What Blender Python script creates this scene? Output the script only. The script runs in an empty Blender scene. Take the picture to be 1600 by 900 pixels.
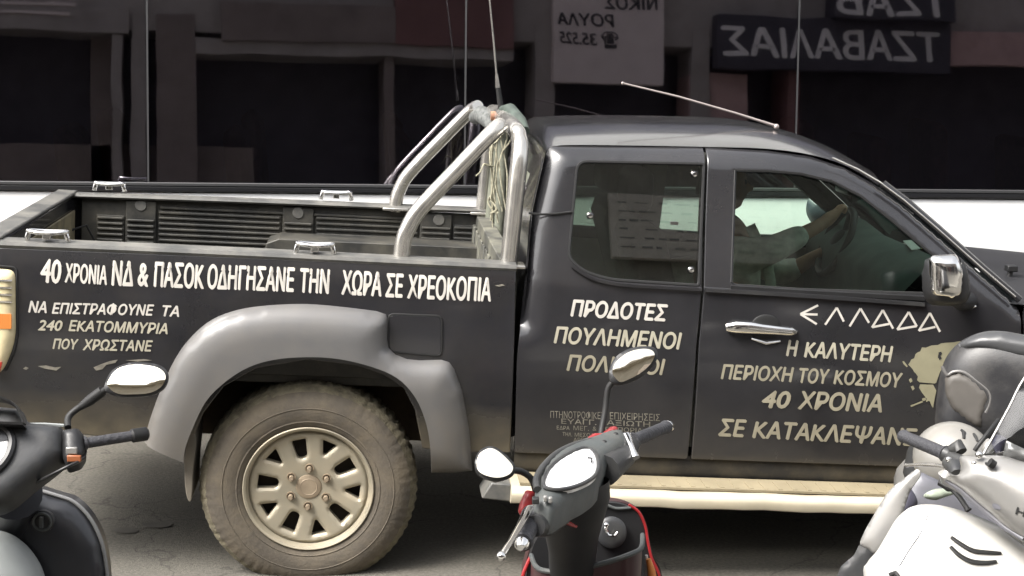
import bpy, bmesh, math, random
import numpy as np
from mathutils import Vector, Matrix
from mathutils.geometry import delaunay_2d_cdt
random.seed(7)
S = bpy.context.scene
COL = S.collection
rad = math.radians

# ------------------------------------------------------------------ camera
F_PX, CAM_H, PITCH, ROLL = 2600.0, 1.95, rad(9.2), 0.019
_F = Vector((0, math.cos(PITCH), -math.sin(PITCH)))
_R0 = Vector((1, 0, 0)); _U0 = _R0.cross(_F)
_R = _R0 * math.cos(ROLL) + _U0 * math.sin(ROLL)
_U = -_R0 * math.sin(ROLL) + _U0 * math.cos(ROLL)
CAM = Vector((0, 0, CAM_H))
cd = bpy.data.cameras.new('camera'); cam = bpy.data.objects.new('camera', cd); COL.objects.link(cam)
cam.matrix_world = Matrix(((_R.x, _U.x, -_F.x, 0), (_R.y, _U.y, -_F.y, 0), (_R.z, _U.z, -_F.z, CAM_H), (0, 0, 0, 1)))
cd.sensor_width = 36; cd.lens = 36 * F_PX / 1600; cd.clip_start = 0.05; cd.clip_end = 500
S.camera = cam

# ------------------------------------------------------------------ light
SUN_EL, SUN_AZ = 52, 238          # azimuth of the sun seen from above, degrees from +Y clockwise
w = bpy.data.worlds.new('World'); S.world = w; w.use_nodes = True
nt = w.node_tree; nt.nodes.clear()
sky = nt.nodes.new('ShaderNodeTexSky'); sky.sky_type = 'NISHITA'; sky.sun_disc = False
sky.sun_elevation = rad(SUN_EL); sky.sun_rotation = rad(SUN_AZ); sky.dust_density = 6; sky.air_density = 1.0
hs = nt.nodes.new('ShaderNodeHueSaturation'); hs.inputs['Saturation'].default_value = 0.22
bg = nt.nodes.new('ShaderNodeBackground'); bg.inputs['Strength'].default_value = 0.15
out = nt.nodes.new('ShaderNodeOutputWorld')
nt.links.new(sky.outputs[0], hs.inputs['Color']); nt.links.new(hs.outputs[0], bg.inputs['Color']); nt.links.new(bg.outputs[0], out.inputs[0])
sl = bpy.data.lights.new('sun', 'SUN'); sl.energy = 1.5; sl.angle = rad(25); sl.color = (1, 0.95, 0.88)
so = bpy.data.objects.new('sun', sl); COL.objects.link(so)
sd = Vector((math.sin(rad(SUN_AZ)) * math.cos(rad(SUN_EL)), math.cos(rad(SUN_AZ)) * math.cos(rad(SUN_EL)), math.sin(rad(SUN_EL))))
so.rotation_euler = sd.to_track_quat('Z', 'Y').to_euler(); so.location = (0, -5, 20)
S.view_settings.view_transform = 'Standard'; S.view_settings.look = 'None'
S.view_settings.exposure = 1.5; S.view_settings.gamma = 1
S.cycles.max_bounces = 8; S.cycles.transparent_max_bounces = 16; S.cycles.glossy_bounces = 5
S.cycles.use_denoising = True; S.cycles.sample_clamp_indirect = 6; S.cycles.caustics_reflective = False; S.cycles.caustics_refractive = False

# ------------------------------------------------------------------ pixel rays (1600x900 pixels of the photograph)
def ray(px, py): return (_F + _R * ((px - 800) / F_PX) + _U * ((450 - py) / F_PX))
def UY(px, py, Y): d = ray(px, py); return CAM + d * (Y / d.y)
def UZ(px, py, z): d = ray(px, py); return CAM + d * ((z - CAM_H) / d.z)
def UP(px, py, o, n): d = ray(px, py); return CAM + d * ((o - CAM).dot(n) / d.dot(n))

# ------------------------------------------------------------------ materials
MATS = {}
def mat(name, col, rough=0.5, metal=0.0, coat=0.0, spec=0.5, noise=0.0, nscale=8.0, dirt=None, dirt_amt=0.0, dirt_scale=4.0, bump=0.0, bscale=60.0, dirt_lo=None, rvar=0.0, ior=None, dirt_axis=2):
    if name in MATS: return MATS[name]
    m = bpy.data.materials.new(name); m.use_nodes = True; t = m.node_tree; N = t.nodes; L = t.links
    b = N['Principled BSDF']; tc = N.new('ShaderNodeTexCoord')
    b.inputs['Roughness'].default_value = rough; b.inputs['Metallic'].default_value = metal
    b.inputs['Coat Weight'].default_value = coat; b.inputs['Coat Roughness'].default_value = 0.08
    b.inputs['Specular IOR Level'].default_value = spec
    if ior: b.inputs['IOR'].default_value = ior
    rgb = N.new('ShaderNodeRGB'); rgb.outputs[0].default_value = (*col, 1); cur = rgb.outputs[0]
    if noise > 0:
        n = N.new('ShaderNodeTexNoise'); n.inputs['Scale'].default_value = nscale; n.inputs['Detail'].default_value = 6
        L.new(tc.outputs['Object'], n.inputs['Vector'])
        mr = N.new('ShaderNodeMapRange'); mr.inputs[1].default_value = 0.3; mr.inputs[2].default_value = 0.7
        mr.inputs[3].default_value = 1 - noise; mr.inputs[4].default_value = 1 + noise; L.new(n.outputs[0], mr.inputs[0])
        mx = N.new('ShaderNodeVectorMath'); mx.operation = 'SCALE'; L.new(cur, mx.inputs[0]); L.new(mr.outputs[0], mx.inputs['Scale']); cur = mx.outputs[0]
    if dirt is not None:
        n = N.new('ShaderNodeTexNoise'); n.inputs['Scale'].default_value = dirt_scale; n.inputs['Detail'].default_value = 8; n.inputs['Roughness'].default_value = 0.7
        L.new(tc.outputs['Object'], n.inputs['Vector'])
        r = N.new('ShaderNodeMapRange'); r.inputs[1].default_value = 0.42; r.inputs[2].default_value = 0.72; r.inputs[3].default_value = 0; r.inputs[4].default_value = dirt_amt
        L.new(n.outputs[0], r.inputs[0]); fac = r.outputs[0]
        if dirt_lo is not None:     # splash dirt that sits below a height on the thing: (z where it ends, z where it is full, full amount)
            sx = N.new('ShaderNodeSeparateXYZ'); L.new(tc.outputs['Object'], sx.inputs[0])
            r2 = N.new('ShaderNodeMapRange'); r2.inputs[1].default_value = dirt_lo[0]; r2.inputs[2].default_value = dirt_lo[1]; r2.inputs[3].default_value = 0; r2.inputs[4].default_value = dirt_lo[2]
            L.new(sx.outputs[dirt_axis], r2.inputs[0])
            n2 = N.new('ShaderNodeTexNoise'); n2.inputs['Scale'].default_value = dirt_scale * 2.5; n2.inputs['Detail'].default_value = 8
            L.new(tc.outputs['Object'], n2.inputs['Vector'])
            mm = N.new('ShaderNodeMath'); mm.operation = 'MULTIPLY'; L.new(r2.outputs[0], mm.inputs[0]); L.new(n2.outputs[0], mm.inputs[1])
            ad = N.new('ShaderNodeMath'); ad.operation = 'ADD'; ad.use_clamp = True; L.new(fac, ad.inputs[0]); L.new(mm.outputs[0], ad.inputs[1]); fac = ad.outputs[0]
        mx = N.new('ShaderNodeMix'); mx.data_type = 'RGBA'; L.new(fac, mx.inputs[0]); L.new(cur, mx.inputs[6]); mx.inputs[7].default_value = (*dirt, 1); cur = mx.outputs[2]
        rr = N.new('ShaderNodeMapRange'); rr.inputs[3].default_value = rough; rr.inputs[4].default_value = max(rough, 0.75); L.new(fac, rr.inputs[0]); L.new(rr.outputs[0], b.inputs['Roughness'])
        if metal > 0:
            rm = N.new('ShaderNodeMapRange'); rm.inputs[3].default_value = metal; rm.inputs[4].default_value = 0; L.new(fac, rm.inputs[0]); L.new(rm.outputs[0], b.inputs['Metallic'])
    L.new(cur, b.inputs['Base Color'])
    if bump > 0:
        n = N.new('ShaderNodeTexNoise'); n.inputs['Scale'].default_value = bscale; n.inputs['Detail'].default_value = 5
        L.new(tc.outputs['Object'], n.inputs['Vector'])
        bp = N.new('ShaderNodeBump'); bp.inputs['Strength'].default_value = bump; bp.inputs['Distance'].default_value = 0.01
        L.new(n.outputs[0], bp.inputs['Height']); L.new(bp.outputs[0], b.inputs['Normal'])
    MATS[name] = m; return m

def glass(name, tint, refl=1.0, rough=0.0, ior=1.5, wave=0.0):
    if name in MATS: return MATS[name]
    m = bpy.data.materials.new(name); m.use_nodes = True; t = m.node_tree; N = t.nodes; L = t.links; N.clear()
    tr = N.new('ShaderNodeBsdfTransparent'); tr.inputs[0].default_value = (*tint, 1)
    gl = N.new('ShaderNodeBsdfGlossy'); gl.inputs['Roughness'].default_value = rough; gl.inputs['Color'].default_value = (*refl, 1) if isinstance(refl, tuple) else (refl, refl, refl, 1)
    fr = N.new('ShaderNodeFresnel'); fr.inputs[0].default_value = ior
    if wave:      # slightly uneven toughened glass
        tc = N.new('ShaderNodeTexCoord'); ns = N.new('ShaderNodeTexNoise'); ns.inputs['Scale'].default_value = 1.6; ns.inputs['Detail'].default_value = 2
        bp = N.new('ShaderNodeBump'); bp.inputs['Strength'].default_value = wave; bp.inputs['Distance'].default_value = 0.01
        L.new(tc.outputs['Object'], ns.inputs['Vector']); L.new(ns.outputs[0], bp.inputs['Height']); L.new(bp.outputs[0], gl.inputs['Normal'])
    mx = N.new('ShaderNodeMixShader'); o = N.new('ShaderNodeOutputMaterial')
    L.new(fr.outputs[0], mx.inputs[0]); L.new(tr.outputs[0], mx.inputs[1]); L.new(gl.outputs[0], mx.inputs[2]); L.new(mx.outputs[0], o.inputs[0])
    MATS[name] = m; return m

DUST = (0.22, 0.18, 0.11)
M_PAINT = mat('black_truck_paint', (0.022, 0.0217, 0.024), 0.19, coat=0.5, noise=0.25, nscale=3, dirt=(0.12, 0.105, 0.085), dirt_amt=0.05, dirt_scale=5.0, dirt_lo=(0.72, 0.42, 0.30), bump=0.02, bscale=7)
M_BED = mat('black_bed_paint', (0.022, 0.0217, 0.024), 0.21, coat=0.5, noise=0.25, nscale=3, dirt=DUST, dirt_amt=0.045, dirt_scale=5.0, dirt_lo=(0.64, 0.42, 1.1), bump=0.02, bscale=7)
M_ROOF = mat('roof_paint', (0.014, 0.015, 0.016), 0.20, coat=0.6, noise=0.2, nscale=3, dirt=(0.16, 0.15, 0.12), dirt_amt=0.10, dirt_scale=3.0, bump=0.02, bscale=6)
M_FLARE = mat('grey_flare_plastic', (0.135, 0.133, 0.132), 0.34, coat=0.25, noise=0.12, nscale=5, dirt=(0.17, 0.145, 0.11), dirt_amt=0.3, dirt_scale=5, dirt_lo=(0.75, 0.40, 0.6), bump=0.03, bscale=200)
M_RAIL = mat('grey_rail_plastic', (0.10, 0.10, 0.095), 0.45, noise=0.3, nscale=6, dirt=(0.25, 0.23, 0.19), dirt_amt=0.5, dirt_scale=6)
M_LINER = mat('dusty_bed_liner', (0.030, 0.030, 0.028), 0.5, noise=0.3, nscale=6, dirt=(0.16, 0.145, 0.11), dirt_amt=0.5, dirt_scale=5)
M_LINERD = mat('dusty_headboard', (0.06, 0.06, 0.052), 0.6, noise=0.4, nscale=10, dirt=(0.26, 0.25, 0.19), dirt_amt=0.8, dirt_scale=9)
M_TAILIN = mat('muddy_tailgate', (0.10, 0.085, 0.05), 0.7, noise=0.4, nscale=10, dirt=(0.36, 0.31, 0.19), dirt_amt=0.9, dirt_scale=6)
M_TYRE = mat('dusty_tyre_rubber', (0.10, 0.085, 0.066), 0.85, noise=0.25, nscale=6, dirt=(0.19, 0.155, 0.105), dirt_amt=0.75, dirt_scale=7, bump=0.2, bscale=90)
M_RIM = mat('dusty_alloy', (0.40, 0.36, 0.275), 0.42, metal=0.35, noise=0.12, nscale=9, dirt=(0.36, 0.29, 0.19), dirt_amt=0.6, dirt_scale=9)
M_HUBCAP = mat('dusty_hub', (0.34, 0.27, 0.19), 0.5, metal=0.2, noise=0.15, nscale=20)
M_DARKIN = mat('rim_recess_shade', (0.03, 0.023, 0.018), 0.8)  # near-black brown: shade inside the rim and round the nuts put into colour
M_WELL = mat('muddy_wheel_well', (0.055, 0.04, 0.028), 0.9, noise=0.4, nscale=8, dirt=(0.12, 0.085, 0.05), dirt_amt=0.6, dirt_scale=5)
M_CHROME = mat('chrome', (0.80, 0.79, 0.77), 0.12, metal=1, noise=0.05, nscale=14, bump=0.03, bscale=18)
M_TUBE = mat('steel_tube', (0.60, 0.58, 0.54), 0.20, metal=0.85, noise=0.08, nscale=20, dirt=(0.36, 0.31, 0.24), dirt_amt=0.22, dirt_scale=5)
M_BLACK = mat('black_plastic', (0.018, 0.018, 0.019), 0.42, noise=0.2, nscale=10, bump=0.03, bscale=150)
M_MATTE = mat('matte_black_plastic', (0.009, 0.009, 0.010), 0.55, noise=0.3, nscale=12)
M_TREAD = mat('dusty_tread', (0.135, 0.118, 0.082), 0.9, noise=0.4, nscale=30, dirt=(0.25, 0.22, 0.14), dirt_amt=0.9, dirt_scale=22, bump=0.5, bscale=120)
M_RUBBER = mat('black_rubber', (0.012, 0.012, 0.012), 0.6)
M_UNDER = mat('underbody', (0.010, 0.010, 0.010), 0.9, noise=0.3)
M_LET = mat('white_vinyl', (0.56, 0.53, 0.48), 0.55, noise=0.10, nscale=25)
M_LETY = mat('yellowed_vinyl', (0.44, 0.41, 0.32), 0.6, noise=0.14, nscale=25)
M_LETD = mat('dusty_vinyl', (0.33, 0.30, 0.22), 0.65, noise=0.14, nscale=25)
M_LETF = mat('faded_vinyl', (0.20, 0.185, 0.15), 0.7, noise=0.35, nscale=60)
M_MAP = mat('map_vinyl', (0.28, 0.26, 0.17), 0.6, noise=0.08, nscale=20)
M_STEP = mat('dusty_step_top', (0.25, 0.21, 0.135), 0.75, noise=0.15, nscale=9)
M_STEPE = mat('step_edge_metal', (0.60, 0.54, 0.41), 0.35, metal=0.35, noise=0.1, nscale=8, dirt=(0.5, 0.42, 0.28), dirt_amt=0.4, dirt_scale=6)
M_GLASS = glass('green_window_glass', (0.90, 0.965, 0.92), 0.9)
M_QGLASS = glass('dark_quarter_glass', (0.60, 0.66, 0.62), 1.0, ior=1.8)
M_WIND = glass('windscreen_glass', (0.86, 0.95, 0.90), 0.6)
M_TRIM = mat('interior_trim', (0.30, 0.30, 0.26), 0.8, noise=0.2, nscale=8)
M_SEAT = mat('seat_cloth', (0.035, 0.034, 0.03), 0.95, noise=0.3, nscale=40)
M_DASH = mat('dashboard_plastic', (0.10, 0.13, 0.115), 0.7, noise=0.2, nscale=9)
M_SKIN = mat('skin', (0.44, 0.25, 0.155), 0.55, noise=0.12, nscale=30)
M_SHIRT = mat('olive_shirt', (0.58, 0.59, 0.50), 0.9, noise=0.2, nscale=30, bump=0.25, bscale=30)
M_VEST = mat('pale_cloth', (0.42, 0.48, 0.38), 0.9, noise=0.2, nscale=40)
M_HAIR = mat('dark_hair', (0.05, 0.038, 0.025), 0.8, noise=0.3, nscale=60)
M_BUSW = mat('bus_white_paint', (0.80, 0.80, 0.79), 0.35, coat=0.3, noise=0.02, nscale=2)
M_BUSG = glass('tinted_bus_glass', (0.46, 0.44, 0.50), (0.94, 0.90, 1.0), rough=0.018, ior=2.0, wave=0.07)
M_BUSF = mat('bus_black_frame', (0.016, 0.016, 0.018), 0.35)
M_BUSL = mat('bus_grey_line', (0.045, 0.045, 0.047), 0.5)
M_BUSI = mat('bus_interior', (0.34, 0.31, 0.36), 0.9, noise=0.2)
M_BUSS = mat('bus_seat_cloth', (0.20, 0.08, 0.075), 0.9, noise=0.3, nscale=30)
M_RED = mat('red_plastic', (0.30, 0.02, 0.022), 0.35, coat=0.3, noise=0.1, nscale=20)
M_REDD = mat('dark_red_plastic', (0.045, 0.018, 0.02), 0.4, noise=0.2, nscale=12)
M_DASHG = mat('scooter_grey_plastic', (0.060, 0.067, 0.067), 0.5, noise=0.15, nscale=20, dirt=(0.14, 0.13, 0.11), dirt_amt=0.35, dirt_scale=18, bump=0.06, bscale=260)
M_DARKG = mat('scooter_dark_plastic', (0.030, 0.031, 0.033), 0.40, noise=0.2, nscale=15, dirt=(0.10, 0.095, 0.08), dirt_amt=0.3, dirt_scale=14, bump=0.05, bscale=200)
M_SATIN = mat('satin_dark_panel', (0.028, 0.029, 0.033), 0.32, noise=0.2, nscale=8, coat=0.2)
M_GREYP = mat('pale_grey_panel', (0.26, 0.275, 0.27), 0.5, noise=0.1, nscale=12)
M_GRIP = mat('grip_rubber', (0.040, 0.040, 0.045), 0.55, bump=0.4, bscale=120)
M_LENS = mat('sky_white_lens', (0.75, 0.75, 0.75), 0.10, coat=1.0, noise=0.03, nscale=30)  # white base colour stands for the sky reflected in the dial glass
M_MIRROR = mat('mirror_glass', (0.90, 0.84, 0.70), 0.015, metal=1)  # cream tint puts the reflected cream building into the glass colour
M_SILVER = mat('silver_scooter_paint', (0.26, 0.255, 0.245), 0.32, metal=0.35, coat=0.4, noise=0.06, nscale=6, dirt=(0.22, 0.20, 0.17), dirt_amt=0.35, dirt_scale=14)
M_WHITEP = mat('white_scooter_paint', (0.56, 0.55, 0.52), 0.3, coat=0.5, noise=0.03, nscale=4, dirt=(0.36, 0.33, 0.27), dirt_amt=0.25, dirt_scale=12)
M_BLUEG = mat('blue_grey_panel', (0.17, 0.17, 0.19), 0.45, noise=0.12, nscale=10)
M_SCREEN = glass('smoked_screen', (0.72, 0.73, 0.74), 0.8)
M_CASE = mat('black_top_case', (0.022, 0.022, 0.024), 0.36, noise=0.2, nscale=9, dirt=(0.12, 0.11, 0.095), dirt_amt=0.3, dirt_scale=9, bump=0.04, bscale=220)
M_CASEL = mat('grey_case_panel', (0.075, 0.068, 0.06), 0.55, noise=0.15, nscale=14)
M_HELMET = mat('silver_helmet', (0.27, 0.26, 0.24), 0.34, metal=0.25, coat=0.4, noise=0.08, nscale=14, dirt=(0.24, 0.22, 0.18), dirt_amt=0.4, dirt_scale=12)
M_ORANGE = mat('orange_lens', (0.62, 0.22, 0.05), 0.35, coat=0.5)
M_AMBERW = mat('cream_lens', (0.72, 0.62, 0.38), 0.2, coat=0.8, noise=0.1, nscale=20)
M_REDL = mat('red_lens', (0.35, 0.03, 0.02), 0.25, coat=0.5)
M_STICK = mat('yellow_green_sticker', (0.45, 0.50, 0.10), 0.5, noise=0.5, nscale=140)
M_PAPER = mat('white_paper', (0.75, 0.76, 0.70), 0.8, noise=0.05)
M_PAPERY = mat('yellow_paper', (0.55, 0.55, 0.18), 0.8, noise=0.25, nscale=60)
M_TWINE = mat('frayed_twine', (0.35, 0.33, 0.24), 0.9, noise=0.4, nscale=60)
M_RUST = mat('rusty_clamp', (0.42, 0.22, 0.14), 0.6, metal=0.3, noise=0.4, nscale=60)
M_ROAD = mat('asphalt', (0.105, 0.098, 0.083), 0.85, noise=0.14, nscale=1.1, dirt=(0.14, 0.128, 0.104), dirt_amt=0.6, dirt_scale=1.6, bump=0.35, bscale=160)
M_STAIN = mat('oil_stain', (0.084, 0.078, 0.067), 0.7, noise=0.3, nscale=9)
M_PAVE = mat('pavement_concrete', (0.30, 0.285, 0.25), 0.85, noise=0.15, nscale=2.5, dirt=(0.2, 0.18, 0.15), dirt_amt=0.4, dirt_scale=2, bump=0.2, bscale=90)
M_KERB = mat('kerb_stone', (0.34, 0.33, 0.30), 0.85, noise=0.15, nscale=6)

def road_detail(m):
    t = m.node_tree; N = t.nodes; L = t.links; b = N['Principled BSDF']; src = b.inputs['Base Color'].links[0].from_socket
    tc = N.new('ShaderNodeTexCoord')
    n = N.new('ShaderNodeTexNoise'); n.inputs['Scale'].default_value = 75; n.inputs['Detail'].default_value = 4; L.new(tc.outputs['Object'], n.inputs['Vector'])
    mr = N.new('ShaderNodeMapRange'); mr.inputs[1].default_value = 0.3; mr.inputs[2].default_value = 0.7; mr.inputs[3].default_value = 0.72; mr.inputs[4].default_value = 1.28; L.new(n.outputs[0], mr.inputs[0])
    v = N.new('ShaderNodeTexVoronoi'); v.feature = 'DISTANCE_TO_EDGE'; v.inputs['Scale'].default_value = 1.3
    wn = N.new('ShaderNodeTexNoise'); wn.inputs['Scale'].default_value = 3; wn.inputs['Detail'].default_value = 6; L.new(tc.outputs['Object'], wn.inputs['Vector'])
    ad = N.new('ShaderNodeVectorMath'); ad.operation = 'ADD'; sc = N.new('ShaderNodeVectorMath'); sc.operation = 'SCALE'; sc.inputs['Scale'].default_value = 0.5
    L.new(wn.outputs['Color'], sc.inputs[0]); L.new(tc.outputs['Object'], ad.inputs[0]); L.new(sc.outputs[0], ad.inputs[1]); L.new(ad.outputs[0], v.inputs['Vector'])
    cr = N.new('ShaderNodeMapRange'); cr.inputs[1].default_value = 0.0; cr.inputs[2].default_value = 0.010; cr.inputs[3].default_value = 0.55; cr.inputs[4].default_value = 1.0; L.new(v.outputs['Distance'], cr.inputs[0])
    mu = N.new('ShaderNodeMath'); mu.operation = 'MULTIPLY'; L.new(mr.outputs[0], mu.inputs[0]); L.new(cr.outputs[0], mu.inputs[1])
    sv = N.new('ShaderNodeVectorMath'); sv.operation = 'SCALE'; L.new(src, sv.inputs[0]); L.new(mu.outputs[0], sv.inputs['Scale']); L.new(sv.outputs[0], b.inputs['Base Color'])
road_detail(M_ROAD)

# ------------------------------------------------------------------ object helpers
ROOTINV = {}
def tag(o, label=None, cat=None, group=None, kind=None):
    if label: o['label'] = label
    if cat: o['category'] = cat
    if group: o['group'] = group
    if kind: o['kind'] = kind
    return o
def empty(name, label, cat, loc=(0, 0, 0), group=None, M=None):
    o = bpy.data.objects.new(name, None); COL.objects.link(o); o.empty_display_size = 0.2
    m = M if M is not None else Matrix.Translation(Vector(loc)); o.matrix_world = m
    ROOTINV[o.name] = m.inverted()
    return tag(o, label, cat, group)
def rootinv(p):
    while p.parent: p = p.parent
    return ROOTINV.get(p.name, Matrix.Identity(4))

class MB:
    def __init__(s): s.v = []; s.f = []
    def add(s, vs, fs):
        n = len(s.v); s.v += [Vector(v) for v in vs]; s.f += [tuple(i + n for i in f) for f in fs]; return s
    def box(s, lo, hi, M=None):
        x0, y0, z0 = lo; x1, y1, z1 = hi
        vs = [Vector(p) for p in ((x0, y0, z0), (x1, y0, z0), (x1, y1, z0), (x0, y1, z0), (x0, y0, z1), (x1, y0, z1), (x1, y1, z1), (x0, y1, z1))]
        if M: vs = [M @ v for v in vs]
        return s.add(vs, [(0, 3, 2, 1), (4, 5, 6, 7), (0, 1, 5, 4), (1, 2, 6, 5), (2, 3, 7, 6), (3, 0, 4, 7)])
    def tube(s, pts, r, n=12, flat=1.0, up=None):
        pts = [Vector(p) for p in pts]; rs = r if isinstance(r, (list, tuple)) else [r] * len(pts)
        rings = []; prev = None
        for i, p in enumerate(pts):
            t = (pts[min(i + 1, len(pts) - 1)] - pts[max(i - 1, 0)]).normalized()
            if prev is None:
                a = up if up else (Vector((0, 0, 1)) if abs(t.z) < 0.9 else Vector((1, 0, 0)))
                a = (a - t * a.dot(t)).normalized()
            else:
                a = (prev - t * prev.dot(t)).normalized()
            prev = a; b = t.cross(a)
            rings.append([p + (a * math.cos(2 * math.pi * k / n) * flat + b * math.sin(2 * math.pi * k / n)) * rs[i] for k in range(n)])
        vs = [v for rg in rings for v in rg]; fs = []
        for i in range(len(pts) - 1):
            for k in range(n):
                fs.append((i * n + k, i * n + (k + 1) % n, (i + 1) * n + (k + 1) % n, (i + 1) * n + k))
        fs.append(tuple(range(n - 1, -1, -1))); fs.append(tuple(range((len(pts) - 1) * n, len(pts) * n)))
        return s.add(vs, fs)
    def lathe(s, prof, c, axis, n=32, sx=1.0, ref=None, mod=None, closed=False):
        # prof: (radius, along axis); c centre
        a = Vector(axis).normalized(); u = Vector(ref) if ref else (Vector((1, 0, 0)) if abs(a.x) < 0.9 else Vector((0, 1, 0)))
        u = (u - a * u.dot(a)).normalized(); w_ = a.cross(u); c = Vector(c); vs = []; fs = []; m = len(prof)
        for k in range(n):
            th = 2 * math.pi * k / n
            for j, (r, h) in enumerate(prof):
                if mod: r, h = mod(j, k, r, h)
                vs.append(c + u * (math.cos(th) * r * sx) + w_ * (math.sin(th) * r) + a * h)
        for k in range(n):
            for j in range(m if closed else m - 1):
                j2 = (j + 1) % m
                fs.append((k * m + j, k * m + j2, ((k + 1) % n) * m + j2, ((k + 1) % n) * m + j))
        return s.add(vs, fs)
    def ball(s, c, r, n=16, M=None):
        c = Vector(c); rx, ry, rz = (r, r, r) if not isinstance(r, (tuple, list)) else r
        vs = []; fs = []
        for i in range(n + 1):
            ph = math.pi * i / n
            for k in range(2 * n):
                th = math.pi * k / n
                v = Vector((rx * math.sin(ph) * math.cos(th), ry * math.sin(ph) * math.sin(th), rz * math.cos(ph)))
                vs.append(c + (M @ v if M else v))
        for i in range(n):
            for k in range(2 * n):
                fs.append((i * 2 * n + k, i * 2 * n + (k + 1) % (2 * n), (i + 1) * 2 * n + (k + 1) % (2 * n), (i + 1) * 2 * n + k))
        return s.add(vs, fs)
    def prism(s, pts, d):   # closed planar ring extruded by vector d
        n = len(pts); pts = [Vector(p) for p in pts]; d = Vector(d)
        return s.add(pts + [p + d for p in pts], [tuple(range(n)), tuple(range(2 * n - 1, n - 1, -1))] + [(i, (i + 1) % n, n + (i + 1) % n, n + i) for i in range(n)])
    def grid(s, rows, close=False):
        m = len(rows[0]); vs = [v for r in rows for v in r]; fs = []
        for i in range(len(rows) - 1):
            for k in range(m if close else m - 1):
                fs.append((i * m + k, i * m + (k + 1) % m, (i + 1) * m + (k + 1) % m, (i + 1) * m + k))
        return s.add(vs, fs)
    def build(s, name, m, parent=None, smooth=True, ang=40, bevel=0, local=False, kind=None, segs=2, merge=True):
        bm = bmesh.new()
        inv = None
        if parent is not None and not local: inv = rootinv(parent)
        vv = [bm.verts.new(inv @ v if inv else v) for v in s.v]
        for f in s.f:
            try: bm.faces.new([vv[i] for i in f])
            except ValueError: pass
        if merge: bmesh.ops.remove_doubles(bm, verts=bm.verts, dist=1e-5)
        bmesh.ops.recalc_face_normals(bm, faces=bm.faces)
        me = bpy.data.meshes.new(name); bm.to_mesh(me); bm.free()
        me.materials.append(m)
        if smooth:
            me.polygons.foreach_set('use_smooth', [True] * len(me.polygons)); me.set_sharp_from_angle(angle=rad(ang))
        o = bpy.data.objects.new(name, me); COL.objects.link(o)
        if parent is not None: o.parent = parent
        if bevel > 0:
            b = o.modifiers.new('bevel', 'BEVEL'); b.width = bevel; b.segments = segs; b.limit_method = 'ANGLE'; b.angle_limit = rad(38); b.harden_normals = False
        if kind: o['kind'] = kind
        return o

def catmull(pts, n=6, closed=False):
    pts = [tuple(p) for p in pts]; out_ = []; m = len(pts)
    for i in range(m if closed else m - 1):
        p = [pts[(i + j) % m] if closed else pts[min(max(i + j, 0), m - 1)] for j in (-1, 0, 1, 2)]
        for k in range(n):
            t = k / n
            out_.append(tuple(0.5 * ((2 * b) + (c - a) * t + (2 * a - 5 * b + 4 * c - d) * t * t + (3 * b - a - 3 * c + d) * t ** 3) for a, b, c, d in zip(*p)))
    if not closed: out_.append(pts[-1])
    return [Vector(p) for p in out_] if len(pts[0]) == 3 else out_
def roundpoly(pts, r, n=4):
    o = []; m = len(pts)
    for i, p in enumerate(pts):
        rr = r[i] if isinstance(r, (list, tuple)) else r
        p = Vector(p[:2]); a = Vector(pts[i - 1][:2]); b = Vector(pts[(i + 1) % m][:2])
        la, lb = (a - p).length, (b - p).length; q = min(rr, la * 0.49, lb * 0.49)
        s_, e = p + (a - p) / la * q, p + (b - p) / lb * q
        for k in range(n + 1):
            t = k / n; v = s_ * (1 - t) ** 2 + p * 2 * t * (1 - t) + e * t * t; o.append((v.x, v.y))
    return o
def inside(P, poly):
    P = np.asarray(P); poly = np.asarray(poly); x, y = P[:, 0], P[:, 1]; r = np.zeros(len(P), bool); j = len(poly) - 1
    for i in range(len(poly)):
        xi, yi = poly[i]; xj, yj = poly[j]
        c = ((yi > y) != (yj > y)) & (x < (xj - xi) * (y - yi) / (yj - yi + 1e-15) + xi); r ^= c; j = i
    return r
def bdist(P, loops):
    P = np.asarray(P); d = np.full(len(P), 1e9)
    for L in loops:
        L = np.asarray(L); A = L; B = np.roll(L, -1, 0)
        for a, b in zip(A, B):
            ab = b - a; l2 = (ab ** 2).sum() + 1e-18; t = np.clip(((P - a) @ ab) / l2, 0, 1)
            q = a + t[:, None] * ab; d = np.minimum(d, np.hypot(*(P - q).T))
    return d
def densify(L, step):
    o = []
    for i, p in enumerate(L):
        a = Vector(p); b = Vector(L[(i + 1) % len(L)]); n = max(1, int(math.ceil((b - a).length / step)))
        if (b - a).length < 1e-6: continue
        for k in range(n): q = a.lerp(b, k / n); o.append((q.x, q.y))
    return o
def triangulate(outline, holes, step):
    loops = [densify(outline, step)] + [densify(h, step) for h in holes]
    A = np.array(loops[0]); lo, hi = A.min(0), A.max(0)
    g = []; r = 0; y = lo[1] + step * 0.5
    while y < hi[1]:
        x = lo[0] + step * (0.5 + 0.5 * (r % 2))
        while x < hi[0]: g.append((x, y)); x += step
        y += step * 0.87; r += 1
    if g:
        g = np.array(g); k = inside(g, loops[0])
        for h in loops[1:]: k &= ~inside(g, h)
        g = g[k]
        if len(g): g = g[bdist(g, loops) > step * 0.45]
    vs = []; es = []
    for L in loops:
        n0 = len(vs); vs += [Vector(p) for p in L]; es += [(n0 + i, n0 + (i + 1) % len(L)) for i in range(len(L))]
    vs += [Vector((float(p[0]), float(p[1]))) for p in g]
    V, E_, Fs, *_x = delaunay_2d_cdt(vs, es, [], 0, 1e-7)
    P = np.array([(v.x, v.y) for v in V]); c = np.array([P[list(f)].mean(0) for f in Fs])
    k = inside(c, loops[0])
    for h in loops[1:]: k &= ~inside(c, h)
    T = [tuple(f) for f, kk in zip(Fs, k) if kk]
    return P, T, loops
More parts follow.
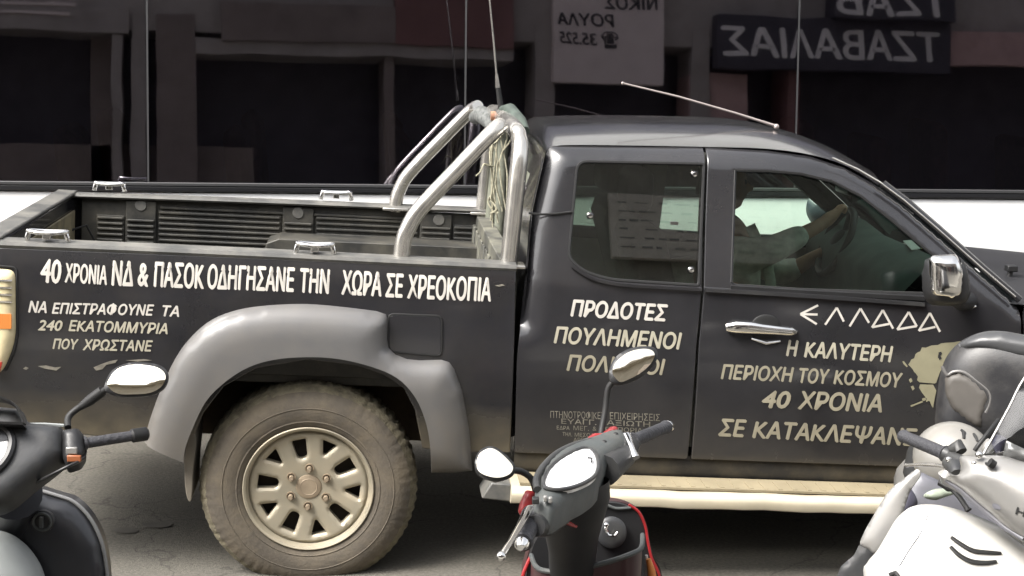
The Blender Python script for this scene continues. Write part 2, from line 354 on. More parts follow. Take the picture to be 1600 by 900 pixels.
def shell(mb, front, back, T):
    n = len(front); cnt = {}
    for f in T:
        for i in range(len(f)):
            a, b = f[i], f[(i + 1) % len(f)]; cnt.setdefault((min(a, b), max(a, b)), []).append((a, b))
    fs = [tuple(f) for f in T] + [tuple(n + i for i in reversed(f)) for f in T]
    for e in cnt.values():
        if len(e) == 1: a, b = e[0]; fs.append((b, a, n + a, n + b))
    return mb.add(list(front) + list(back), fs)
def pillow(mb, px, o, n, bulge, thick, width, step=0.02, holes=(), flatback=True, curve=None):
    """outline in photo pixels set on the plane (o, n) at its own place in the street; front bulges along n, back is 'thick' behind"""
    n = Vector(n).normalized(); u = n.cross(Vector((0, 0, 1))); u = u.normalized() if u.length > 1e-3 else Vector((1, 0, 0)); v = n.cross(u)
    to2 = lambda p: ((p - o).dot(u), (p - o).dot(v))
    ol = [to2(UP(x, y, o, n)) for x, y in px]; hl = [[to2(UP(x, y, o, n)) for x, y in h] for h in holes]
    P, T, loops = triangulate(ol, hl, step); d = bdist(P, loops)
    fr = []; bk = []
    for (a, b), dd in zip(P, d):
        s_ = min(1.0, dd / width); h = math.sqrt(max(0, 1 - (1 - s_) ** 2)) * bulge
        base = o + u * float(a) + v * float(b)
        if curve: base = base + n * curve(a, b)
        fr.append(base + n * h); bk.append(base - n * (thick if flatback else thick * (0.25 + 0.75 * math.sqrt(max(0, 1 - (1 - s_) ** 2)))))
    shell(mb, fr, bk, T); return mb

# ------------------------------------------------------------------ writing
_tc = bpy.data.curves.new('lettering_source', 'FONT'); _tc.resolution_u = 3
_to = bpy.data.objects.new('lettering_source', _tc)
def glyphs(s, bold=0.02, shear=0.0, spacing=1.0):
    _tc.body = s.replace('\u039a', 'K'); _tc.offset = bold; _tc.shear = shear; _tc.space_character = spacing
    me = bpy.data.meshes.new_from_object(_to)
    vs = [(v.co.x, v.co.y) for v in me.vertices]; fs = [tuple(p.vertices) for p in me.polygons]
    bpy.data.meshes.remove(me); return vs, fs
def write(mb, s, x0, x1, b0, b1, cap, mapfn, bold=0.02, shear=0.25, lean=0.0, spacing=1.0):
    """text s from x0 to x1 (photo pixels), baseline b0 -> b1, capital height cap pixels; mapfn puts a pixel on the surface"""
    vs, fs = glyphs(s, 0, shear, spacing)
    xs = [v[0] for v in vs]; a, b = min(xs), max(xs); d = bold * cap * 1.15
    k = 0
    for dx, dy in (((0, 0), (d, 0.3 * d), (-d, -0.3 * d), (0.3 * d, d), (-0.3 * d, -d)) if bold > 0 else ((0, 0),)):   # bold: layers of the same vinyl
        o = []; k += 1
        for x, y in vs:
            t = (x - a) / (b - a); h = y / 0.73; X0, X1 = x0 + d, x1 - d
            o.append(mapfn(X0 + (X1 - X0) * t + lean * h + dx, b0 + (b1 - b0) * t - (cap - d) * h + dy - d / 2) + Vector((0, -0.00012 * k, 0)))
        mb.add(o, fs)

# =================================================================== GROUND
g = MB(); g.add([(-120, -60, 0), (120, -60, 0), (120, 120, 0), (-120, 120, 0)], [(0, 1, 2, 3)]); g.build('road', M_ROAD, kind='structure')
PY = 2.15
MB().box((-40, -2.4, -0.05), (40, PY - 0.16, 0.13)).build('pavement', M_PAVE, kind='structure')
MB().box((-40, PY - 0.155, -0.05), (40, PY, 0.135)).build('kerb', M_KERB, bevel=0.012, kind='structure')
for (pxs, i) in (([(175, 828), (190, 824), (214, 826), (212, 832), (190, 833)], 0), ([(222, 818), (245, 815), (268, 817), (262, 823), (235, 824)], 1)):
    ring = [UZ(x, y, 0.004) for x, y in catmull(pxs, 4, True)]
    MB().add(ring, [tuple(range(len(ring)))]).build('road_stain', M_STAIN, kind='structure')
# =================================================================== BUS
BY = 7.63
def _bus_yaw():
    lo, hi = -0.3, 0.5
    for _ in range(60):
        y = (lo + hi) / 2; n = Vector((-math.sin(y), math.cos(y), 0)); o = Vector((0, BY, 0))
        if UP(0, 291, o, n).z < UP(1600, 305, o, n).z: lo = y
        else: hi = y
    return (lo + hi) / 2
B_YAW = _bus_yaw()
B_M = Matrix.Translation((0, BY, 0)) @ Matrix.Rotation(B_YAW, 4, 'Z'); B_I = B_M.inverted()
B_N = (B_M.to_3x3() @ Vector((0, 1, 0)))
def BL(px, py, y=0.0):
    return B_I @ UP(px, py, B_M @ Vector((0, y, 0)), B_N)
ZW = BL(800, 298).z                # height of the bus window band's lower edge
LEAN = math.tan(rad(4.0))
ZT = 2.30
print('bus yaw', math.degrees(B_YAW), 'window sill z', ZW)
bus = empty('bus', 'white city bus with dark tinted windows passing behind the pickup truck', 'bus', M=B_M)
WT = BL(800, 304).z - 0.002
X0, X1, BW = -5.6, 6.0, 2.5
m = MB()     # body: near side, roof, far side as one wrapped shell with its window band left open
sec = [(0.03, 0.32), (0.0, 0.45), (-0.012, 0.75), (0.0, WT - 0.02), (0.004, WT - 0.004), (0.045, WT)]
m.grid([[Vector((x, y, z)) for y, z in sec] for x in (X0, X1)])
top = [(0.045, ZT), ((ZT - ZW) * LEAN, ZT), ((ZT - ZW) * LEAN + 0.02, 2.55), (0.14, 2.8), (0.35, 2.95), (BW / 2, 3.0), (BW - 0.35, 2.95), (BW - 0.14, 2.8), (BW - 0.05, 2.55), (BW, ZW), (BW, 0.32)]
m.grid([[Vector((x, y, z)) for y, z in top] for x in (X0, X1)])
for x in (X0, X1):
    m.add([Vector((x, y, z)) for y, z in [(0, 0.32), (0, ZW), (0.05, ZT), (0.14, 2.8), (0.35, 2.95), (BW - 0.35, 2.95), (BW - 0.14, 2.8), (BW, 0.32)]], [tuple(range(8))])
m.build('body', M_BUSW, bus, ang=30, local=True)
m = MB(); m.box((X0 + 0.02, 0.06, 0.30), (X1 - 0.02, BW - 0.03, 0.42)); m.box((X0 + 0.03, 0.07, 0.42), (X1 - 0.03, 0.09, ZW - 0.05)); m.box((X0 + 0.05, BW - 0.09, 0.45), (X1 - 0.05, BW - 0.06, 2.6))
m.box((X0 + 0.05, 0.2, 2.32), (X1 - 0.05, BW - 0.1, 2.36))
m.build('interior', M_BUSI, bus, local=True, smooth=False)
zt, zl = BL(800, 291).z, BL(800, 304).z
m = MB(); m.box((X0 + 0.01, -0.012, zl), (X1 - 0.01, 0.05, zt - 0.012)); m.build('window_frame', M_BUSF, bus, local=True, bevel=0.006)
m = MB(); m.box((X0 + 0.01, -0.016, zt - 0.012), (X1 - 0.01, 0.03, zt + 0.004)); m.build('trim_line', M_BUSL, bus, local=True, bevel=0.003)
divs = [BL(230, 200).x, BL(727, 200).x, BL(1246, 200).x]; stp = (divs[2] - divs[0]) / 2
edges = [divs[0] - stp * k for k in (2, 1)] + divs + [divs[2] + stp * k for k in (1, 2)]
edges = [X0 + 0.1] + [e for e in edges if X0 + 0.4 < e < X1 - 0.4] + [X1 - 0.1]
gap = 0.005
for a, b in zip(edges[:-1], edges[1:]):
    m = MB(); zz0, zz1 = zt + 0.004, ZT - 0.01
    q = lambda x, z, d: Vector((x, (z - ZW) * LEAN + d, z))
    A = [q(a + gap, zz0, 0), q(b - gap, zz0, 0), q(b - gap, zz1, 0), q(a + gap, zz1, 0)]
    m.prism(A, (0, 0.006, 0)); m.build('window', M_BUSG, bus, local=True, smooth=False)
for e in edges[1:-1]:
    m = MB(); A = [Vector((e + s_ * 0.0045, (z - ZW) * LEAN + 0.001, z)) for s_, z in ((-1, zt + 0.006), (1, zt + 0.006), (1, ZT - 0.012), (-1, ZT - 0.012))]
    m.prism(A, (0, 0.02, 0)); m.build('pillar', M_BUSL, bus, local=True, smooth=False)
def bus_seat(x, row):
    s_ = MB(); s_.box((x - 0.22, 0.3 + row, 0.78), (x + 0.22, 0.74 + row, 0.88)); s_.build('seat', M_BUSS, bus, local=True, bevel=0.03)
    s_ = MB(); s_.prism([Vector((x + dx, 0.3 + row, z)) for dx, z in ((-0.26, 0.86), (-0.16, 0.86), (-0.20, 1.36), (-0.25, 1.42), (-0.31, 1.40))], (0, 0.44, 0)); s_.build('seat_back', M_BUSS, bus, local=True, bevel=0.03)
hx = BL(106, 270, 0.5).x + 0.27
for k in range(-3, 10):
    x = hx + 0.78 * k
    if X0 + 0.6 < x < X1 - 0.9: bus_seat(x, 0.0); bus_seat(x, 1.35)
for wx in (-3.3, 3.9):
    m = MB(); m.lathe([(0.0, -0.02), (0.2, -0.02), (0.26, 0.02), (0.30, -0.03), (0.45, -0.03), (0.49, 0.02), (0.49, 0.25), (0.0, 0.25)], (wx, 0.03, 0.49), (0, 1, 0), 40)
    m.build('wheel', M_RUBBER, bus, local=True)
# =================================================================== SHOPS on the camera's side of the street: seen only as reflections in the bus windows
SY = -2.25
NG = (B_M.to_3x3() @ Vector((0, -1, LEAN))).normalized()      # bus window normal, towards the street
OG = B_M @ Vector((0, 0, ZW))
def RS(px, py, Y=SY):
    p = UP(px, py, OG, NG); d = (p - CAM).normalized(); r = d - NG * 2 * d.dot(NG); return p + r * ((Y - p.y) / r.y)
print('shop', RS(0, 0), RS(1600, 0), RS(800, 90), RS(800, 290))
M_WALL = mat('cream_render', (0.42, 0.395, 0.36), 0.9, noise=0.1, nscale=3, dirt=(0.2, 0.18, 0.15), dirt_amt=0.4, dirt_scale=2)
M_WALL2 = mat('brown_render', (0.26, 0.225, 0.20), 0.9, noise=0.15, nscale=3)
M_REDW = mat('red_brown_board', (0.24, 0.13, 0.12), 0.8, noise=0.15, nscale=3)
M_SHOPG = mat('dark_shop_window', (0.055, 0.053, 0.062), 0.35)
M_BOARD = mat('white_sign_board', (0.80, 0.72, 0.67), 0.6, noise=0.05, nscale=5)
M_DBOARD = mat('dark_sign_board', (0.055, 0.052, 0.065), 0.5)
M_SLET = mat('sign_letters', (0.80, 0.79, 0.76), 0.6)
M_DLET = mat('dark_sign_letters', (0.03, 0.03, 0.035), 0.6)
M_PINK = mat('pink_board', (0.52, 0.36, 0.33), 0.7, noise=0.1)
ztop = 5.7
def sx(px, py=150): return RS(px, py).x
def sz(px, py): return RS(px, py).z
shop = empty('shop_building', 'row of cream shopfronts facing the bus and mirrored in its windows', 'building', loc=(0, SY, 0))
# reflected left = world left (the mirror image keeps left and right of a far wall)
zl_ = sz(550, 90)
m = MB(); m.box((-16, SY - 6, zl_ + 0.22), (16, SY - 0.02, ztop)); m.box((-16, SY - 6, ztop - 0.001), (16, SY + 0.35, ztop + 0.15)); m.build('wall', M_WALL, shop, bevel=0.01, smooth=False)
m = MB(); m.box((-16, SY - 6, 0.0), (16, SY - 0.6, zl_ + 0.2)); m.build('shop_window', M_SHOPG, shop, smooth=False)
def slab(px0, px1, z0, z1, d0, d1, mt, name, py=150):
    a, b = sorted((sx(px0, py), sx(px1, py))); MB().box((a, SY + d0, z0), (b, SY + d1, z1)).build(name, mt, shop, smooth=False, bevel=0.006)
slab(306, 800, zl_, zl_ + 0.16, -0.6, 0.06, M_WALL, 'lintel')
slab(-400, 200, sz(60, 48), sz(60, 48) + 0.25, -0.6, 0.03, M_WALL, 'lintel')
for a, b, mt in ((176, 192, M_WALL), (245, 306, M_WALL2), (205, 228, M_WALL), (600, 616, M_WALL2), (836, 866, M_WALL), (1080, 1110, M_WALL), (1230, 1250, M_REDW), (-120, -90, M_WALL), (1700, 1760, M_WALL)):
    slab(a, b, 0.1, zl_ + 0.4, -0.55, 0.0, mt, 'pillar')
slab(1112, 1170, sz(1140, 195), sz(1140, 112), -0.5, -0.04, M_PINK, 'wall_panel')
slab(1078, 1092, sz(1085, 190), sz(1085, 115), -0.5, -0.03, M_PINK, 'wall_panel')
slab(0, 120, sz(60, 9), sz(60, 3), -0.02, 0.04, M_BOARD, 'moulding')
slab(0, 112, sz(60, 24), sz(60, 19), -0.02, 0.05, M_BOARD, 'moulding')
slab(140, 176, 0.1, sz(150, 40), -0.58, -0.3, M_WALL2, 'door_frame')
slab(-60, 400, 0.1, sz(200, 225), -0.58, -0.3, M_WALL2, 'window_stall')
def sign(px0, px1, py0, py1, mt, name, label, rows=(), lett=None, d=0.10):
    a, b = sorted((sx(px0, py0), sx(px1, py0))); z1, z0 = sz((px0 + px1) / 2, py0), sz((px0 + px1) / 2, py1)
    r = empty(name, label, 'sign', loc=((a + b) / 2, SY, z0))
    MB().box((a, SY - 0.02, z0), (b, SY + d, z1)).build('board', mt, r, smooth=False, bevel=0.01)
    for (s_, p0, p1, base, cap) in rows:      # p0 is where the writing starts in the mirror image, which reads from right to left
        k = MB(); xa, xb = sx(p0, base), sx(p1, base); zb = sz((p0 + p1) / 2, base); h = sz((p0 + p1) / 2, base - cap) - zb
        vs, fs = glyphs(s_, 0.0, 0.1); q = [v[0] for v in vs]; A_, B_ = min(q), max(q)
        for q_, (ox, oy) in enumerate(((0, 0), (0.028, 0), (-0.028, 0), (0, 0.02), (0, -0.02))):
            k.add([Vector((xa + (xb - xa) * (x + ox - A_) / (B_ - A_), SY + d + 0.004 + 0.0006 * q_, zb + (y + oy) / 0.73 * h)) for x, y in vs], fs)
        k.build('lettering', lett, r, smooth=False)
sign(862, 1034, -45, 132, M_BOARD, 'shop_sign', 'tall white sign with dark Greek words and a phone number mirrored in the bus window', (('ΝΙΚΟΣ', 1022, 940, 17, 20), ('ΡΟΥΛΑ', 955, 868, 42, 18), ('☎ 35.525', 962, 870, 70, 18)), M_DLET)
sign(1115, 1475, 30, 112, M_DBOARD, 'shop_sign', 'dark sign with one word in big pale letters above the right shopfront, mirrored', (('ΤΖΑΒΑΛΙΑΣ', 1456, 1122, 92, 44),), M_SLET, 0.16)
sign(1290, 1475, -70, 36, M_DBOARD, 'shop_sign', 'upper dark sign with pale letters and a bright lower rim, mirrored', (('ΤΖΑΒ', 1460, 1292, 30, 42),), M_SLET, 0.30)
sign(345, 618, 8, 68, M_WALL2, 'shop_sign', 'plain brown sign board over the wide dark shop window, mirrored', (), M_DLET)
sign(618, 800, -30, 76, M_REDW, 'shop_sign', 'red brown sign board beside the brown sign, mirrored', (), M_DLET)
sign(1478, 1640, 52, 104, M_PINK, 'shop_sign', 'pink and red picture board at the right end of the shops, mirrored', (), M_DLET)

def QW(px, py):      # where the truck's rear quarter glass mirrors the shopfronts; its slant is the same for the whole pane
    n = _QN; o = _QO; p = UP(px, py, o, n); d = (p - CAM).normalized(); r = d - n * 2 * d.dot(n); return p + r * ((SY + 0.1 - p.y) / r.y)
_sl = 0.27; _yaw, _nose = rad(5.0), 0.0377
_QN = Vector((math.sin(_yaw), -math.cos(_yaw), _sl)).normalized(); _QO = UY(1000, 350, 6.1)
_c = [QW(x, y) for x, y in ((972, 322), (1100, 322), (1100, 412), (972, 412))]
xa_, xb_ = min(p.x for p in _c), max(p.x for p in _c); za_, zb_ = min(p.z for p in _c), max(p.z for p in _c)
print('poster', xa_, xb_, za_, zb_)
ps = empty('poster', 'pale poster with dark lines of text mirrored in the rear side window of the truck', 'poster', loc=((xa_ + xb_) / 2, SY, za_))
MB().box((xa_, SY + 0.02, za_), (xb_ + 0.9, SY + 0.08, zb_)).build('board', M_BOARD, ps, smooth=False)
k = MB(); random.seed(3)
for i in range(6):
    z = zb_ - (zb_ - za_) * (0.14 + 0.14 * i); x = xa_ + 0.08
    while x < xb_ + 0.8:
        l = random.uniform(0.05, 0.16); k.box((x, SY + 0.079, z - random.uniform(0.003, 0.012)), (x + l, SY + 0.084, z + random.uniform(0.003, 0.012))); x += l + random.uniform(0.02, 0.12 if i != 3 else 0.3)
k.build('print_lines', mat('grey_print', (0.34, 0.33, 0.32), 0.7), ps, smooth=False, merge=False)
# unseen building added across the street behind the bus to darken the reflections in the roofs
fb = empty('unseen_building', 'unseen grey building added behind the bus to darken roof reflections', 'building', loc=(0, 14, 0))
m = MB(); m.box((-30, 14, 0), (30, 20, 11)); m.build('wall', mat('grey_render', (0.20, 0.19, 0.175), 0.9, noise=0.2, nscale=0.6), fb, smooth=False)
for i in range(-7, 8):
    for z in (1.0, 4.4, 7.6): MB().box((i * 3.6 - 0.7, 13.97, z), (i * 3.6 + 0.7, 14.02, z + 1.9)).build('window', M_SHOPG, fb, smooth=False)
MB().box((-60, 12.2, -0.05), (60, 14, 0.14)).build('pavement', M_PAVE, kind='structure')
# =================================================================== PICKUP TRUCK (local frame: X forward, Y away from the camera, Z up; origin on the ground under the near rear wheel)
T_YAW, T_NOSE = rad(5.0), 0.0377
T_O = UZ(482, 901, 0)
_X = Vector((math.cos(T_YAW), math.sin(T_YAW), 0)); _Y = Vector((-math.sin(T_YAW), math.cos(T_YAW), 0))
_X = _X * math.cos(T_NOSE) - Vector((0, 0, 1)) * math.sin(T_NOSE); _Z = _X.cross(_Y)
T_M = Matrix(((_X.x, _Y.x, _Z.x, T_O.x), (_X.y, _Y.y, _Z.y, T_O.y), (_X.z, _Y.z, _Z.z, T_O.z), (0, 0, 0, 1))); T_I = T_M.inverted()
W = 1.60
def TL(px, py, y=0.0): return T_I @ UP(px, py, T_M @ Vector((0, y, 0)), _Y)
def prof(z):
    return 0.04 * ((max(z, 0.36) - 0.78) / 0.4) ** 2 if z < 1.07 else 0.021 + (z - 1.07) * 0.27
def TS(px, py, off=0.0):
    y = 0.0
    for _ in range(7): p = TL(px, py, y); y = prof(p.z) + off
    return TL(px, py, y)
truck = empty('pickup_truck', 'black extended cab pickup truck covered in white Greek slogans with grey wheel arch flares', 'pickup truck', M=T_M)
def far(v): return Vector((v.x, W - v.y, v.z))
def panel(name, px, mt, parent=truck, holes=(), off=0.0, thick=0.03, step=0.045, bevel=0.004, mirror=True, local_pts=None, offfn=None, ang=35):
    ol = local_pts if local_pts else [((p := TS(x, y)).x, p.z) for x, y in px]
    hl = [[((p := TS(x, y)).x, p.z) for x, y in h] for h in holes]
    P, T, loops = triangulate(ol, hl, step)
    fr, bk = [], []
    for a, b in P:
        o_ = off + (offfn(a, b) if offfn else 0)
        fr.append(Vector((a, prof(b) + o_, b))); bk.append(Vector((a, prof(b) + o_ + thick, b)))
    o = shell(MB(), fr, bk, T).build(name, mt, parent, local=True, bevel=bevel, ang=ang)
    if mirror:
        pr = parent if parent is truck else MIRROR.get(parent.name, truck)
        o2 = shell(MB(), [far(v) for v in fr], [far(v) for v in bk], T).build(name, mt, pr, local=True, bevel=bevel, ang=ang); MIRROR[o.name] = o2
    return o
MIRROR = {}
def lines(parent, rows, mt, off=-0.0014, **kw):
    m = MB()
    for r in rows: write(m, *r, lambda x, y: TS(x, y, off), **kw)
    return m.build('lettering', mt, parent, local=True, smooth=False, merge=False)
# ---- load bed side
ARCH_IN = catmull([(290, 720), (292, 695), (305, 660), (325, 620), (355, 590), (390, 568), (430, 556), (480, 552), (530, 555), (580, 567), (620, 585), (645, 610), (660, 640), (670, 680), (674, 738)], 4)
bed_px = [(-14, 386), (400, 403), (806, 421), (803, 560), (797, 707), (690, 706), (660, 700), (648, 640), (630, 606), (600, 586), (560, 572), (480, 562), (400, 576), (350, 604), (318, 645), (300, 690), (230, 690), (100, 676), (-8, 668), (-14, 600), (-16, 500)]
bed = panel('cargo_bed', bed_px, M_BED)
fuel = roundpoly([(607, 491), (690, 494), (690, 556), (607, 549)], 9)
panel('fuel_door', [(x * 0.97 + 648.5 * 0.03, y * 0.965 + 523 * 0.035) for x, y in fuel], M_PAINT, bed, off=-0.004, thick=0.01, step=0.03, bevel=0.003, mirror=False)
def seam(px, r=0.004, parent=truck, mt=None, off=-0.001, name='panel_gap', closed=False, both=False):
    pts = [TS(x, y, off) for x, y in px]
    if closed: pts.append(pts[0])
    o = MB().tube(pts, r, 6).build(name, mt or M_RUBBER, parent, local=True)
    if both: MB().tube([far(p) for p in pts], r, 6).build(name, mt or M_RUBBER, MIRROR.get(parent.name, truck), local=True)
    return o
seam(fuel, 0.0045, bed, closed=True)
lines(bed, [('40', 63, 96, 441, 443, 39), ('ΧΡΟΝΙΑ', 101, 167, 441, 445, 30), ('ΝΔ', 174, 208, 446, 447, 39), ('&', 215, 232, 446, 448, 39), ('ΠΑΣΟΚ', 240, 319, 448, 451, 39), ('ΟΔΗΓΗΣΑΝΕ', 324, 461, 451, 456, 38), ('ΤΗΝ', 469, 516, 457, 459, 38),
            ('ΧΩΡΑ', 533, 596, 460, 463, 38), ('ΣΕ', 602, 631, 464, 465, 37), ('ΧΡΕΟΚΟΠΙΑ', 636, 767, 466, 471, 37)], M_LET, bold=0.022, shear=0.14)
lines(bed, [('ΝΑ', 44, 73, 488, 489, 18), ('ΕΠΙΣΤΡΑΦΟΥΝΕ', 81, 241, 490, 493, 17)], M_LET, bold=0.03, shear=0.25)
lines(bed, [('ΤΑ', 254, 280, 494, 495, 17)], M_LET, bold=0.03, shear=0.25)
lines(bed, [('240', 59, 98, 516, 517, 17), ('ΕΚΑΤΟΜΜΥΡΙΑ', 107, 262, 517, 522, 17)], M_LETY, bold=0.03, shear=0.25)
lines(bed, [('ΠΟΥ', 82, 123, 545, 546, 16), ('ΧΡΩΣΤΑΝΕ', 129, 239, 547, 549, 17)], M_LETY, bold=0.03, shear=0.25)
for poly in ([(146, 574), (158, 569), (172, 564), (184, 562), (180, 567), (166, 570), (160, 577), (150, 579)], [(36, 576), (40, 573), (45, 575), (41, 578)], [(59, 572), (72, 571), (86, 574), (96, 573), (88, 579), (70, 576)], [(196, 563), (225, 561), (238, 563), (215, 565)], [(773, 446), (785, 444), (789, 446), (780, 448)]):
    ring = [TS(x, y, -0.0025) for x, y in poly]; m = MB(); m.add(ring, [tuple(range(len(ring)))]); m.build('scuff_mark', M_LETF, bed, local=True, smooth=False)
# flare
FL_OUT = catmull([(226, 690), (233, 660), (250, 612), (274, 560), (300, 525), (332, 499), (372, 484), (420, 477), (480, 475), (540, 480), (588, 486)], 4) + [(603, 491), (606, 500), (605, 530), (607, 543), (618, 554), (636, 561), (655, 563), (690, 562), (702, 566), (710, 577), (722, 610), (733, 670), (738, 735), (708, 738), (674, 738)]
fl = FL_OUT + ARCH_IN[::-1][1:-1] + [(287, 714)]
ol = [((p := TS(x, y)).x, p.z) for x, y in fl]
P, Tt, lp = triangulate(ol, [], 0.022); dd = bdist(P, lp)
outer2d = np.array([((p := TS(x, y)).x, p.z) for x, y in FL_OUT])
def arcd(P, L):
    d = np.full(len(P), 1e9)
    for a, b in zip(L[:-1], L[1:]):
        ab = b - a; t = np.clip(((P - a) @ ab) / ((ab ** 2).sum() + 1e-18), 0, 1); q = a + t[:, None] * ab; d = np.minimum(d, np.hypot(*(P - q).T))
    return d
do = arcd(P, outer2d)
fr = [Vector((a, prof(b) - 0.006 - 0.060 * math.sqrt(max(0, 1 - (1 - min(1, e / 0.11)) ** 2)), b)) for (a, b), e, e2 in zip(P, do, dd)]
bk = [Vector((v.x, v.y + 0.02 if e > 0.03 else prof(v.z) + 0.01, v.z)) for v, e in zip(fr, do)]
shell(MB(), fr, bk, Tt).build('wheel_arch_flare', M_FLARE, truck, local=True, ang=50)
shell(MB(), [far(v) for v in fr], [far(v) for v in bk], Tt).build('wheel_arch_flare', M_FLARE, truck, local=True, ang=50)
# ---- wheels
WC = TL(482, 763, 0.02); WR = 0.372; SXW = 1.03
def wheel(cx, cz, y0, side, name='wheel', R_=WR, brand_front=True):
    a = Vector((0, -1 * side, 0)); c = Vector((cx, y0, cz))
    # tyre; profile from the rim out over the sidewall, tread and back
    prof_t = [(0.217, -0.012), (0.222, 0.004), (0.235, 0.012), (0.27, 0.020), (0.30, 0.020), (0.325, 0.012), (0.345, -0.004), (0.358, -0.022), (0.366, -0.034), (0.372, -0.052), (0.372, -0.12), (0.370, -0.19), (0.350, -0.235), (0.30, -0.25), (0.217, -0.23)]
    nseg = 264
    def mod(j, k, r, h):
        q = R_ / 0.372
        b = (k % 4) < 2
        if j in (6, 7, 8): r += (0.0014 if b else -0.0016) * (0.5 + 0.5 * math.sin(k * 12.9))
        if j == 6: h += (0.0012 if b else -0.0012)
        if j in (9, 10, 11): r += (0.0 if ((k + j) % 4) < 2 else -0.006)
        return r * q if r > 0.23 else r, h
    m = MB(); m.lathe(prof_t[:7], c, a, nseg, SXW, ref=(1, 0, 0), mod=mod)
    t = m.build('wheel', M_TYRE, truck, local=True, ang=28)
    m = MB(); m.lathe(prof_t[6:], c, a, nseg, SXW, ref=(1, 0, 0), mod=lambda j, k, r, h: mod(j + 6, k, r, h)); m.build('tread', M_TREAD, t, local=True, ang=24)
    m = MB(); m.lathe([(0.288, 0.0205), (0.290, 0.0222), (0.2925, 0.0205)], c, a, 96, SXW, ref=(1, 0, 0)); m.lathe([(0.238, 0.0125), (0.241, 0.0155), (0.245, 0.0145)], c, a, 96, SXW, ref=(1, 0, 0)); m.build('sidewall_ribs', M_TYRE, t, local=True)
    # rim: barrel + spoked face with ten windows
    m = MB(); m.lathe([(0.20, -0.20), (0.198, -0.06), (0.206, -0.012), (0.219, 0.004), (0.222, 0.010), (0.2185, 0.013), (0.211, 0.009), (0.206, -0.004), (0.203, -0.010)], c, a, 72, SXW, ref=(1, 0, 0))
    fh = []
    rot = -4.5
    def pol(an, r, tw=0.0): t_ = rad(an); return (r * math.cos(t_) - tw * math.sin(t_), r * math.sin(t_) + tw * math.cos(t_))
    for k in range(5):
        an = 108 + rot - 72 * k
        fh.append(roundpoly([pol(an, 0.102, -0.017), pol(an, 0.173, -0.025), pol(an, 0.173, 0.025), pol(an, 0.102, 0.017)], [0.02, 0.006, 0.006, 0.02]))
        an -= 36
        fh.append(roundpoly([pol(an, 0.124, -0.004), pol(an, 0.175, -0.027), pol(an, 0.175, 0.027), pol(an, 0.124, 0.004)], [0.004, 0.006, 0.006, 0.004]))
    circ = [pol(360 / 72 * k, 0.2032) for k in range(72)]
    P, T2, lp = triangulate(circ, fh, 0.008); d_ = bdist(P, lp)
    hh = lambda r, dd_: -0.010 - 0.014 * max(0, (0.2 - r) / 0.2) - 0.008 * (1 - min(1, dd_ / 0.009))
    pt = lambda q, h: c + Vector((q[0] * SXW, 0, q[1])) + a * h
    fr = [pt(q, hh(math.hypot(*q), e)) for q, e in zip(P, d_)]; bk = [pt(q, hh(math.hypot(*q), e) - 0.032) for q, e in zip(P, d_)]
    shell(m, fr, bk, T2)
    rim = m.build('rim', M_RIM, t, local=True, ang=30)
    m = MB(); m.lathe([(0.0, -0.07), (0.2, -0.07)], c, a, 40, SXW, ref=(1, 0, 0)); m.build('brake_disc', M_DARKIN, t, local=True)
    m = MB(); m.lathe([(0.0, -0.015), (0.02, -0.015), (0.034, -0.0155), (0.042, -0.018), (0.047, -0.026), (0.047, -0.03)], c, a, 40, SXW, ref=(1, 0, 0)); m.lathe([(0.026, -0.0155), (0.0285, -0.0142), (0.031, -0.016)], c, a, 32, SXW, ref=(1, 0, 0))
    m.build('hub_cap', M_HUBCAP, rim, local=True)
    for k in range(6):
        q = pol(90 + 60 * k, 0.0685); cc = c + Vector((q[0] * SXW, 0, q[1]))
        m = MB(); m.lathe([(0.0, 0.006), (0.007, 0.006), (0.0085, 0.002), (0.0085, -0.02)], cc, a, 12); m.lathe([(0.012, -0.015), (0.0125, -0.012), (0.0155, -0.011), (0.016, -0.018)], cc, a, 16)
        m.build('lug_nut', M_HUBCAP, rim, local=True)
        MB().lathe([(0.0105, -0.0145), (0.0, -0.0145)], cc, a, 12).build('lug_shade', M_DARKIN, rim, local=True)  # flat dark disc stands for the shade around the nut
    return t
def ground_z(x, y=0.0): return (T_I @ Vector(((T_M @ Vector((x, y, 0))).x, (T_M @ Vector((x, y, 0))).y, 0))).z
wheel(WC.x, WC.z, 0.02, 1)
wheel(WC.x, WC.z, W - 0.02, -1)
FAX = 3.08
fz = ground_z(FAX) + WR
wheel(FAX, fz, 0.02, 1); wheel(FAX, fz, W - 0.02, -1)
# wheel wells + underbody
for cx, cz in ((WC.x, WC.z + 0.10), (FAX, fz + 0.08)):
    for fl_ in (False, True):
        m = MB(); rows = []
        for k in range(25):
            th = math.pi * (k / 24 * 1.0); rows.append([Vector((cx + 0.455 * math.cos(th) * 1.03, y, cz + 0.43 * math.sin(th))) for y in (0.035, 0.12, 0.35)])
        m.grid(rows)
        ring = [r[-1] for r in rows]; m.add(ring, [tuple(range(len(ring)))])
        if fl_: m.v = [far(v) for v in m.v]
        m.build('wheel_well', M_WELL, truck, local=True)
m = MB()
m.box((-1.0, 0.36, 0.44), (3.7, 0.46, 0.60)); m.box((-1.0, W - 0.46, 0.44), (3.7, W - 0.36, 0.60)); m.box((-0.6, 0.42, 0.56), (0.66, W - 0.42, 0.70)); m.box((0.80, 0.12, 0.40), (2.4, W - 0.12, 0.52))
m.box((1.0, 0.55, 0.28), (1.7, 1.2, 0.45)); m.tube([(WC.x, 0.1, WC.z), (WC.x, W - 0.1, WC.z)], 0.05); m.ball((WC.x, W * 0.45, WC.z), 0.13); m.tube([(FAX, 0.1, fz), (FAX, W - 0.1, fz)], 0.045)
